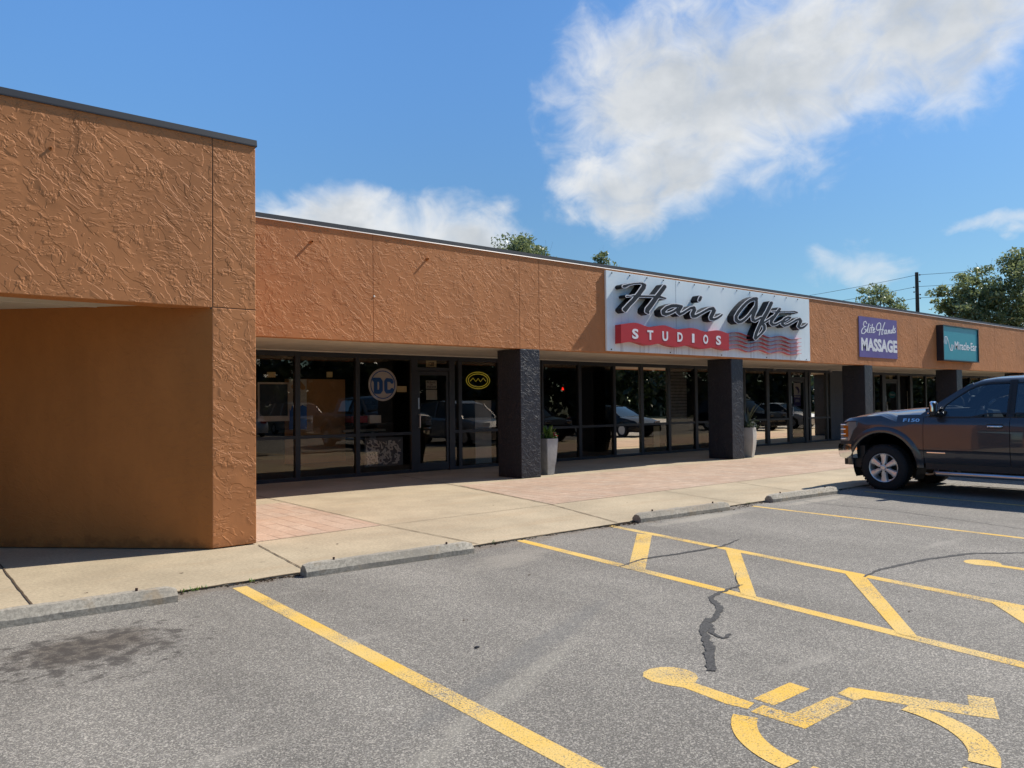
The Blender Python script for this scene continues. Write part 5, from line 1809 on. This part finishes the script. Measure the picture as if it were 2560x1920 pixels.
    for xx_, yy in ((-.985, 2.30), (-.99, 2.42), (-.96, 2.56), (-.90, 2.68), (-.75, 2.76), (-.4, 2.80), (0, 2.81), (.4, 2.80), (.75, 2.76), (.90, 2.68), (.96, 2.56), (.99, 2.42), (.985, 2.30)):
        n_ = Vector((xx_ * .25, 1.0 if abs(xx_) < .85 else .35, 0)).normalized()
        nx = Vector((math.copysign(1, xx_), 0, 0)) if abs(xx_) > .95 else Vector((xx_ * .5, 1, 0)).normalized()
        p = Vector((xx_, yy, 0))
        zt_ = .775 if abs(xx_) > .8 else .76
        rows.append([tuple(p - nx * .05 + Vector((0, 0, zt_ + .005))), tuple(p + Vector((0, 0, zt_))), tuple(p + nx * .012 + Vector((0, 0, .72))), tuple(p + nx * .012 + Vector((0, 0, .63))), tuple(p - nx * .01 + Vector((0, 0, .54))), tuple(p - nx * .05 + Vector((0, 0, .515)))])
    bm_ = MB().loft(rows, False).build('front_bumper', 'chrome', T, smooth=50)
    MB().prism([(-.88, 2.40), (-.86, 2.60), (-.6, 2.70), (.6, 2.70), (.86, 2.60), (.88, 2.40)], .40, .53).build('air_dam', 'black_plastic', T, bevel=.01)
    MB().box(-.9, .9, 2.20, 2.42, .36, .76).build('valance', 'black_plastic', T, bevel=.01)
    for sgn in (-1, 1):
        MB().lathe([(.055, 0), (.05, .02), (.01, .025)], (sgn * .62, 2.785, .645), 'y', 16).build('fog_lamp', 'lens_clear', T)
    MB().box(-.95, .95, -3.22, -3.10, .50, .70).build('rear_bumper', 'chrome', T, bevel=.02)
    # badges on the visible side and its mirror twin
    for sgn in (-1, 1):
        fl_ = text_flat('F150', -1.49, -1.22, 1.187, 1.243, .03)
        V, F, E_ = fl_
        zc_ = 1.215
        mb = MB()
        nV = len(V)
        if sgn < 0:
            f2 = lambda a, b_, o_: (-(sx_(1.35, b_) + o_), -a, b_)
        else:
            f2 = lambda a, b_, o_: ((sx_(1.35, b_) + o_), -(-2.71 - a), b_)
        v = [f2(a, b_, .009) for a, b_ in V] + [f2(a, b_, -.004) for a, b_ in V]
        mb.add(v, list(F) + [(b_, a, a + nV, b_ + nV) for a, b_ in E_])
        mb.build('fender_badge', 'chrome', T)
        MB().box(-.004, .004, .82, 1.11, .672, .690).build('door_badge', 'chrome', T, loc=(sgn * 1.007, 0, 0), bevel=.002)
    # cab interior
    for xx_ in (-.42, .42):
        for yy in (-.05, -.95):
            st_ = MB().box(-.25, .25, -.10, .05, 0, .40).build('seat', 'planter_grey', T, loc=(xx_, yy, 1.2), bevel=.05)
            MB().box(-.13, .13, -.09, .02, .42, .60).build('headrest', 'planter_grey', st_, bevel=.04)
    return T


plain('paint_glass', (0.006, 0.008, 0.012), 0.02, 0, 0.6, 0.0)
make_pickup((14.49, 4.50, -0.012))


def make_car(name, label, loc, rz, paint, kind='sedan', L=4.7, W=1.82, H=1.45):
    """body, glass, lamps and wheels of a car parked elsewhere in the lot (seen in the shop windows)"""
    T = empty(name, loc, label, 'car', 'cars parked in the lot, seen in the shop windows')
    T.rotation_euler.z = rz
    h = W / 2
    if kind == 'sedan':
        top = [(-L / 2, .62), (-L / 2 + .1, .85), (-L * .32, .98), (-L * .2, 1.0), (L * .12, .98), (L * .3, .90), (L * .45, .76), (L / 2, .58)]
        gh = [(-L * .36, .97), (-L * .20, H - .03), (0, H), (L * .08, H - .05), (L * .25, .93)]
    else:
        top = [(-L / 2, .70), (-L / 2 + .08, 1.02), (-L * .3, 1.06), (0, 1.05), (L * .2, 1.05), (L * .32, 1.02), (L * .46, .90), (L / 2, .68)]
        gh = [(-L * .485, 1.02), (-L * .42, H - .05), (-L * .15, H), (L * .05, H - .04), (L * .12, H - .14), (L * .26, 1.04)]
    secs = []
    for y, z in top:
        k = 1.0 if abs(y) < L * .42 else .93 if abs(y) < L * .48 else .84
        half = [(h * k * .95, .24), (h * k, .38), (h * k * 1.0, .60 if z > .7 else z * .8), (h * k * .97, z - .10), (h * k * .90, z - .02), (h * k * .6, z + .02), (0, z + .03)]
        secs.append([(-a, y, b_) for a, b_ in half] + [(a, y, b_) for a, b_ in reversed(half[:-1])])
    bd = MB().loft([q + [q[0]] for q in secs]).build('body', paint, T)
    ya = L * .30
    cs = [arch_cutter(sg_ * ya, .33, .37, s2 * h * 1.2 - .25, s2 * h * 1.2 + .25) for sg_ in (-1, 1) for s2 in (-1, 1)]
    cut(bd, cs)
    for c in cs:
        bpy.data.objects.remove(c)
    bd.data.polygons.foreach_set('use_smooth', [True] * len(bd.data.polygons))
    bd.data.set_sharp_from_angle(angle=R(30))
    secs = []
    for y, z in gh:
        x1 = h * .88
        x0 = h * (.88 - .24 * min(1, (z - .9) / .5))
        half = [(x1, .92), (x0 + .03, z - .10) if z > 1.1 else (x1, .93), (x0, z - .03) if z > 1.1 else (x1 * .96, .94), (x0 * .6, z), (0, z + .01)]
        secs.append([(-a, y, b_) for a, b_ in half] + [(a, y, b_) for a, b_ in reversed(half[:-1])])
    MB().loft(secs).build('greenhouse', 'paint_glass', T, smooth=30)
    y0 = gh[1][0]
    y1 = gh[-2][0]
    rs = []
    for y, z in gh[1:-1]:
        xr = h * .66
        rs.append([(-xr, y, z - .025), (-xr * .6, y, z + .012), (0, y, z + .022), (xr * .6, y, z + .012), (xr, y, z - .025)])
    MB().loft(rs, False).build('roof', paint, T, smooth=40)
    for s2 in (-1, 1):
        for a, b_ in ((gh[0], gh[1]), (gh[-1], gh[-2])):
            MB().tube([(s2 * h * .86, a[0], .95), (s2 * h * .66, b_[0], b_[1] - .03)], .035, 6).build('pillar', paint, T)
        MB().tube([(s2 * h * .88, (y0 + y1) / 2 - .1, .95), (s2 * h * .68, (y0 + y1) / 2 - .1, H - .05)], .03, 6).build('pillar', paint, T)
        MB().box(-.16, .16, -.06, .02, -.06, .06).build('headlight', 'lens_clear', T, loc=(s2 * h * .60, L / 2 - .04, top[-2][1] - .08), bevel=.02)
        MB().box(-.18, .18, -.02, .06, -.07, .07).build('tail_light', 'tail_red', T, loc=(s2 * h * .60, -L / 2 + .03, .80), bevel=.02)
        MB().box(-.05, .05, -.05, .05, -.05, .05).build('mirror', paint, T, loc=(s2 * (h + .06), L * .17, 1.0), bevel=.02)
        for sg_ in (-1, 1):
            w_ = MB().lathe([(.20, -.09), (.31, -.10), (.325, -.07), (.325, .07), (.31, .10), (.20, .09)], (s2 * (h - .11), sg_ * ya, .325), 'x', 28, True).build('wheel', 'rubber', T, smooth=40)
            MB().lathe([(.205, .085 * s2), (.16, .06 * s2), (.03, .08 * s2)], (s2 * (h - .11), sg_ * ya, .325), 'x', 28).build('rim', 'wheel_alloy', w_, smooth=30)
    MB().box(-h * .4, h * .4, L / 2 - .05, L / 2 - .01, .42, .58).build('grille', 'black_plastic', T)
    return T


make_car('parked_car', 'silver sport utility vehicle mirrored in the first shopfront, next bay beyond the pickup', (18.1, 5.35, -0.012), 0, 'paint_silver', 'suv', 4.7, 1.9, 1.72)
make_car('parked_car', 'black sport utility vehicle mirrored in the salon window, beside the silver one', (21.2, 5.3, -0.012), 0, 'paint_black', 'suv', 4.8, 1.95, 1.75)
make_car('parked_car', 'dark sedan mirrored in the salon window by the second column', (26.9, 5.2, -0.012), 0, 'paint_black', 'sedan')
make_car('parked_car', 'black tall-bodied car mirrored in the third shopfront', (36.6, 5.6, -0.012), 0, 'paint_black', 'suv', 4.8, 1.95, 1.75)
make_car('parked_car', 'white hatchback mirrored in the pane before the dark pier', (40.6, 5.6, -0.012), 0, 'paint_white', 'sedan', 4.4)
make_car('parked_car', 'grey sedan with red tail lamps mirrored next to the orange pillar', (14.9, -10.9, -0.012), R(180), 'paint_silver', 'sedan')
make_car('parked_car', 'silver utility vehicle facing the shops, mirrored in the second pane', (18.7, -11.4, -0.012), 0, 'paint_silver', 'suv', 4.9, 1.95, 1.78)


# ------------------------------------------------------------------ trees
def tree(loc, height, crown_r, seed, leaf, label, clumps=90, per=60, lsize=.11, trunk_h=.35, flat=1.0, group=None, open_=0.0, csz=.21):
    rnd = random.Random(seed)
    T = empty('tree', loc, label, 'tree', group)
    tk = MB()
    tips = []

    def grow(p, d, L, r_, depth):
        pts = [Vector(p)]
        rr = [r_]
        q = Vector(p)
        n_ = 4
        for i in range(n_):
            d = (d + Vector((rnd.gauss(0, .13), rnd.gauss(0, .13), rnd.gauss(.04, .07)))).normalized()
            q = q + d * L / n_
            pts.append(q.copy())
            rr.append(r_ * (1 - .42 * (i + 1) / n_))
        tk.tube(pts, rr, 7 if depth < 2 else 5, False)
        if depth >= 2:
            tips.append((pts[-1], depth))
            tips.append((pts[2], depth))
        if depth < 4:
            k = rnd.choice((2, 3, 3)) if depth else 4
            for j in range(k):
                a = rnd.uniform(0, 6.28)
                sp = rnd.uniform(.45, .95)
                nd = (d * math.cos(sp) + Vector((math.cos(a), math.sin(a), rnd.uniform(-.1, .35))) * math.sin(sp)).normalized()
                grow(pts[-1] if j < 2 else pts[3], nd, L * rnd.uniform(.6, .82), rr[-1] * rnd.uniform(.6, .8), depth + 1)
    grow((0, 0, 0), Vector((rnd.gauss(0, .04), rnd.gauss(0, .04), 1)), height * trunk_h, height * .028, 0)
    # fit the skeleton into the wanted envelope
    mx = max(p.z for p, _ in tips)
    mr = sorted(math.hypot(p.x, p.y) for p, _ in tips)[int(len(tips) * .92)]
    fz_, fr = height * .94 / mx, crown_r / max(mr, .1)

    def warp(p):
        k = min(1, max(0, p[2] / (height * trunk_h)))
        f_ = 1 + (fr - 1) * k
        return (p[0] * f_, p[1] * f_, p[2] * fz_)
    tk.v = [warp(p) for p in tk.v]
    tk.build('trunk', 'bark', T, smooth=60)
    tp = [Vector(warp(p)) for p, _ in tips]
    rnd.shuffle(tp)
    tp = tp[:clumps // 2]
    # twigs filling the crown's uneven outline
    zc, rz = height * (trunk_h + .92) / 2, height * (.96 - trunk_h) / 2
    lob = [(rnd.uniform(0, 6.28), rnd.uniform(-.6, 1.0), rnd.uniform(.55, 1.0)) for _ in range(9)]
    tw = MB()
    while len(tp) < clumps:
        a, s_, k = rnd.choice(lob)
        a += rnd.gauss(0, .38)
        s_ = max(-1, min(1, s_ + rnd.gauss(0, .22)))
        k *= rnd.uniform(.45, 1.0) ** .6
        c_ = math.sqrt(max(0, 1 - s_ * s_))
        q = Vector((crown_r * k * c_ * math.cos(a), crown_r * k * c_ * math.sin(a), zc + rz * k * s_))
        tp.append(q)
        if len(tp) % 3 == 0:
            o_ = Vector((q.x * .35, q.y * .35, q.z - rz * .45))
            tw.tube([o_, o_.lerp(q, .5) + Vector((rnd.gauss(0, .15), rnd.gauss(0, .15), .1)), q], [.05, .035, .012], 5, False)
    tw.build('limb', 'bark', T, smooth=60)
    V, F = [], []
    nr = np.random.default_rng(seed)
    for c in tp:
        if rnd.random() < open_:
            continue
        R_ = rnd.uniform(.45, 1.0) * crown_r * csz
        n_ = int(per * rnd.uniform(.6, 1.3))
        P = nr.normal(0, 1, (n_, 3))
        P = P / np.linalg.norm(P, axis=1)[:, None] * (nr.uniform(0.15, 1, (n_, 1)) ** .5)
        P = P * np.array([R_ * 1.2, R_ * 1.2, R_ * .7 * flat]) + np.array(c)
        N = nr.normal(0, 1, (n_, 3)) + np.array([0, 0, .7])
        for p, nn in zip(P, N):
            nn = Vector(nn).normalized()
            u = (Quaternion(nn, rnd.uniform(0, 6.28)) @ nn.orthogonal()).normalized()
            v_ = nn.cross(u)
            s_ = lsize * rnd.uniform(.6, 1.3)
            p = Vector(p)
            b0 = len(V)
            V += [p - u * s_, p + v_ * s_ * .5, p + u * s_, p - v_ * s_ * .5]
            F.append((b0, b0 + 1, b0 + 2, b0 + 3))
    raw('crown', V, F, leaf, T)
    return T


TG = 'trees standing behind the shops'
tree((25.3, 29.9, -.05), 11.35, 2.5, 21, 'leaf_elm', 'green tree crown showing over the roof left of the salon sign', 210, 90, .09, .45, .9, TG, .05, .24)
tree((30.9, 30.0, -.05), 11.1, 1.45, 22, 'leaf_elm', 'small tree top just clearing the roof above the salon sign', 120, 80, .09, .5, .9, TG, .0, .30)
tree((67.4, 31.6, -.05), 13.0, 3.1, 24, 'leaf_elm', 'open thin tree left of the utility pole', 130, 60, .12, .40, .9, TG, .1, .20)
tree((63.4, 21.9, -.05), 11.6, 3.1, 25, 'leaf_elm', 'spreading leafy tree just past the utility pole', 170, 80, .13, .30, .9, TG, .0, .20)
tree((65.6, 19.4, -.05), 13.3, 4.3, 26, 'leaf_elm', 'tallest dense tree at the frame edge above the strip', 190, 75, .14, .30, .95, TG, .0, .19)
TG = 'trees across the lot, seen in the shop windows'
for k, (px, py, hh, cr, sd, wl) in enumerate(((6, -21, 8.5, 5.5, 31, 'short broad'), (17, -23, 11.5, 6.5, 32, 'tall broad'), (27, -21, 9.0, 6.5, 33, 'rounded'), (38, -25, 11.0, 7.0, 34, 'spreading'), (54, -22, 9.0, 7.0, 35, 'low wide'), (70, -24, 11.0, 8.0, 36, 'farthest tall'))):
    tree((px, py, -.05), hh, cr, sd, 'leaf_dark', wl + ' dark tree across the lot mirrored in the shop windows', 200, 110, .17, .20, 1.0, TG)
# unbroken greenery behind them
rnd = random.Random(77)
V, F = [], []
for _ in range(21000):
    px = rnd.uniform(-25, 230)
    hh = 6.8 + 2.2 * math.sin(px * .21) + 1.4 * math.sin(px * .57 + 1)
    p = Vector((px, -30 + rnd.gauss(0, 1.3), hh * rnd.random() ** .8))
    if 36 < px < 60 and p.y < -30:
        p.y = -31 + rnd.random() * 3 if p.z > 5.4 else -29
    nn = Vector((rnd.gauss(0, 1), rnd.gauss(1, 1), rnd.gauss(.3, 1))).normalized()
    u = (Quaternion(nn, rnd.uniform(0, 6.28)) @ nn.orthogonal()).normalized()
    v_ = nn.cross(u)
    s_ = rnd.uniform(.3, .6)
    b0 = len(V)
    V += [p - u * s_, p + v_ * s_ * .6, p + u * s_, p - v_ * s_ * .6]
    F.append((b0, b0 + 1, b0 + 2, b0 + 3))
for _ in range(5000):
    px = rnd.uniform(-25, 230)
    hh = 6.2 + 2.0 * math.sin(px * .21) + 1.3 * math.sin(px * .57 + 1)
    p = Vector((px, -32.2 + rnd.gauss(0, .4), hh * rnd.random() * .88))
    if 36 < px < 60:
        continue
    s_ = rnd.uniform(.7, 1.3)
    a = rnd.uniform(0, 3.14)
    u = Vector((math.cos(a), rnd.gauss(0, .2), math.sin(a)))
    v_ = Vector((-math.sin(a), rnd.gauss(0, .2), math.cos(a)))
    b0 = len(V)
    V += [p - u * s_, p + v_ * s_ * .7, p + u * s_, p - v_ * s_ * .7]
    F.append((b0, b0 + 1, b0 + 2, b0 + 3))
tag(raw('treeline', V, F, 'leaf_dark'), kind='stuff')

# pale building across the lot, also only in the mirror of the panes
bb = empty('commercial_building', (46, -34, 0), 'pale flat-roofed building across the lot mirrored in the salon windows', 'building')
part(MB().box(38, 58, -44, -34, 0, 5.2), 'wall', 'pale_wall', bb)
part(MB().box(37.8, 58.2, -44.2, -33.8, 5.2, 5.45), 'roof', 'coping_metal', bb)
for k in range(4):
    part(MB().box(39.5 + 4.6 * k, 42.5 + 4.6 * k, -33.98, -33.9, 0.9, 3.0), 'window', 'paint_glass', bb)

# ------------------------------------------------------------------ utility pole, wires, roof unit
up = empty('utility_pole', (67.2, 28.4, -.05), 'dark wooden utility pole rising behind the strip roof', 'utility pole')
MB().tube([(0, 0, 0), (0.0, 0, 12.25)], [.19, .135], 12).build('pole', 'pole_wood', up, smooth=50)
for dz, sd in ((12.0, -1), (11.45, -1), (11.05, 1), (10.65, 1), (10.35, -1), (10.05, -1)):
    MB().tube([(0, 0, dz), (sd * .12, sd * .3, dz)], .02, 6).build('bracket', 'pole_wood', up)
    MB().lathe([(.03, -.07), (.055, -.03), (.055, .02), (.03, .05)], (sd * .12, sd * .3, dz), 'z', 10).build('insulator', 'black_plastic', up)
for zz_, lb in ((11.98, 'topmost overhead wire crossing the utility pole'), (11.0, 'middle overhead wire crossing the utility pole'), (10.05, 'lowest overhead wire crossing the utility pole')):
    P = []
    for k in range(-6, 31):
        t_ = k / 12
        seg_ = t_ - math.floor(t_)
        P.append((67.2 + t_ * 1.3, 28.4 + t_ * 33.0, zz_ - 1.3 * 4 * seg_ * (1 - seg_) * .5))
    o = MB().tube(P, .016, 5).build('power_line', 'wire_black')
    tag(o, lb, 'wire', 'overhead wires on the utility pole')
ru = empty('rooftop_unit', (36.6, 18.8, 4.30), 'beige rooftop unit peeping over the strip coping', 'roof unit')
MB().box(-.42, .42, -.5, .5, 0, 1.88).build('casing', 'rooftop_unit', ru, bevel=.02)
MB().box(-.46, .46, -.54, .54, 1.88, 1.95).build('lid', 'rooftop_unit', ru, bevel=.01)
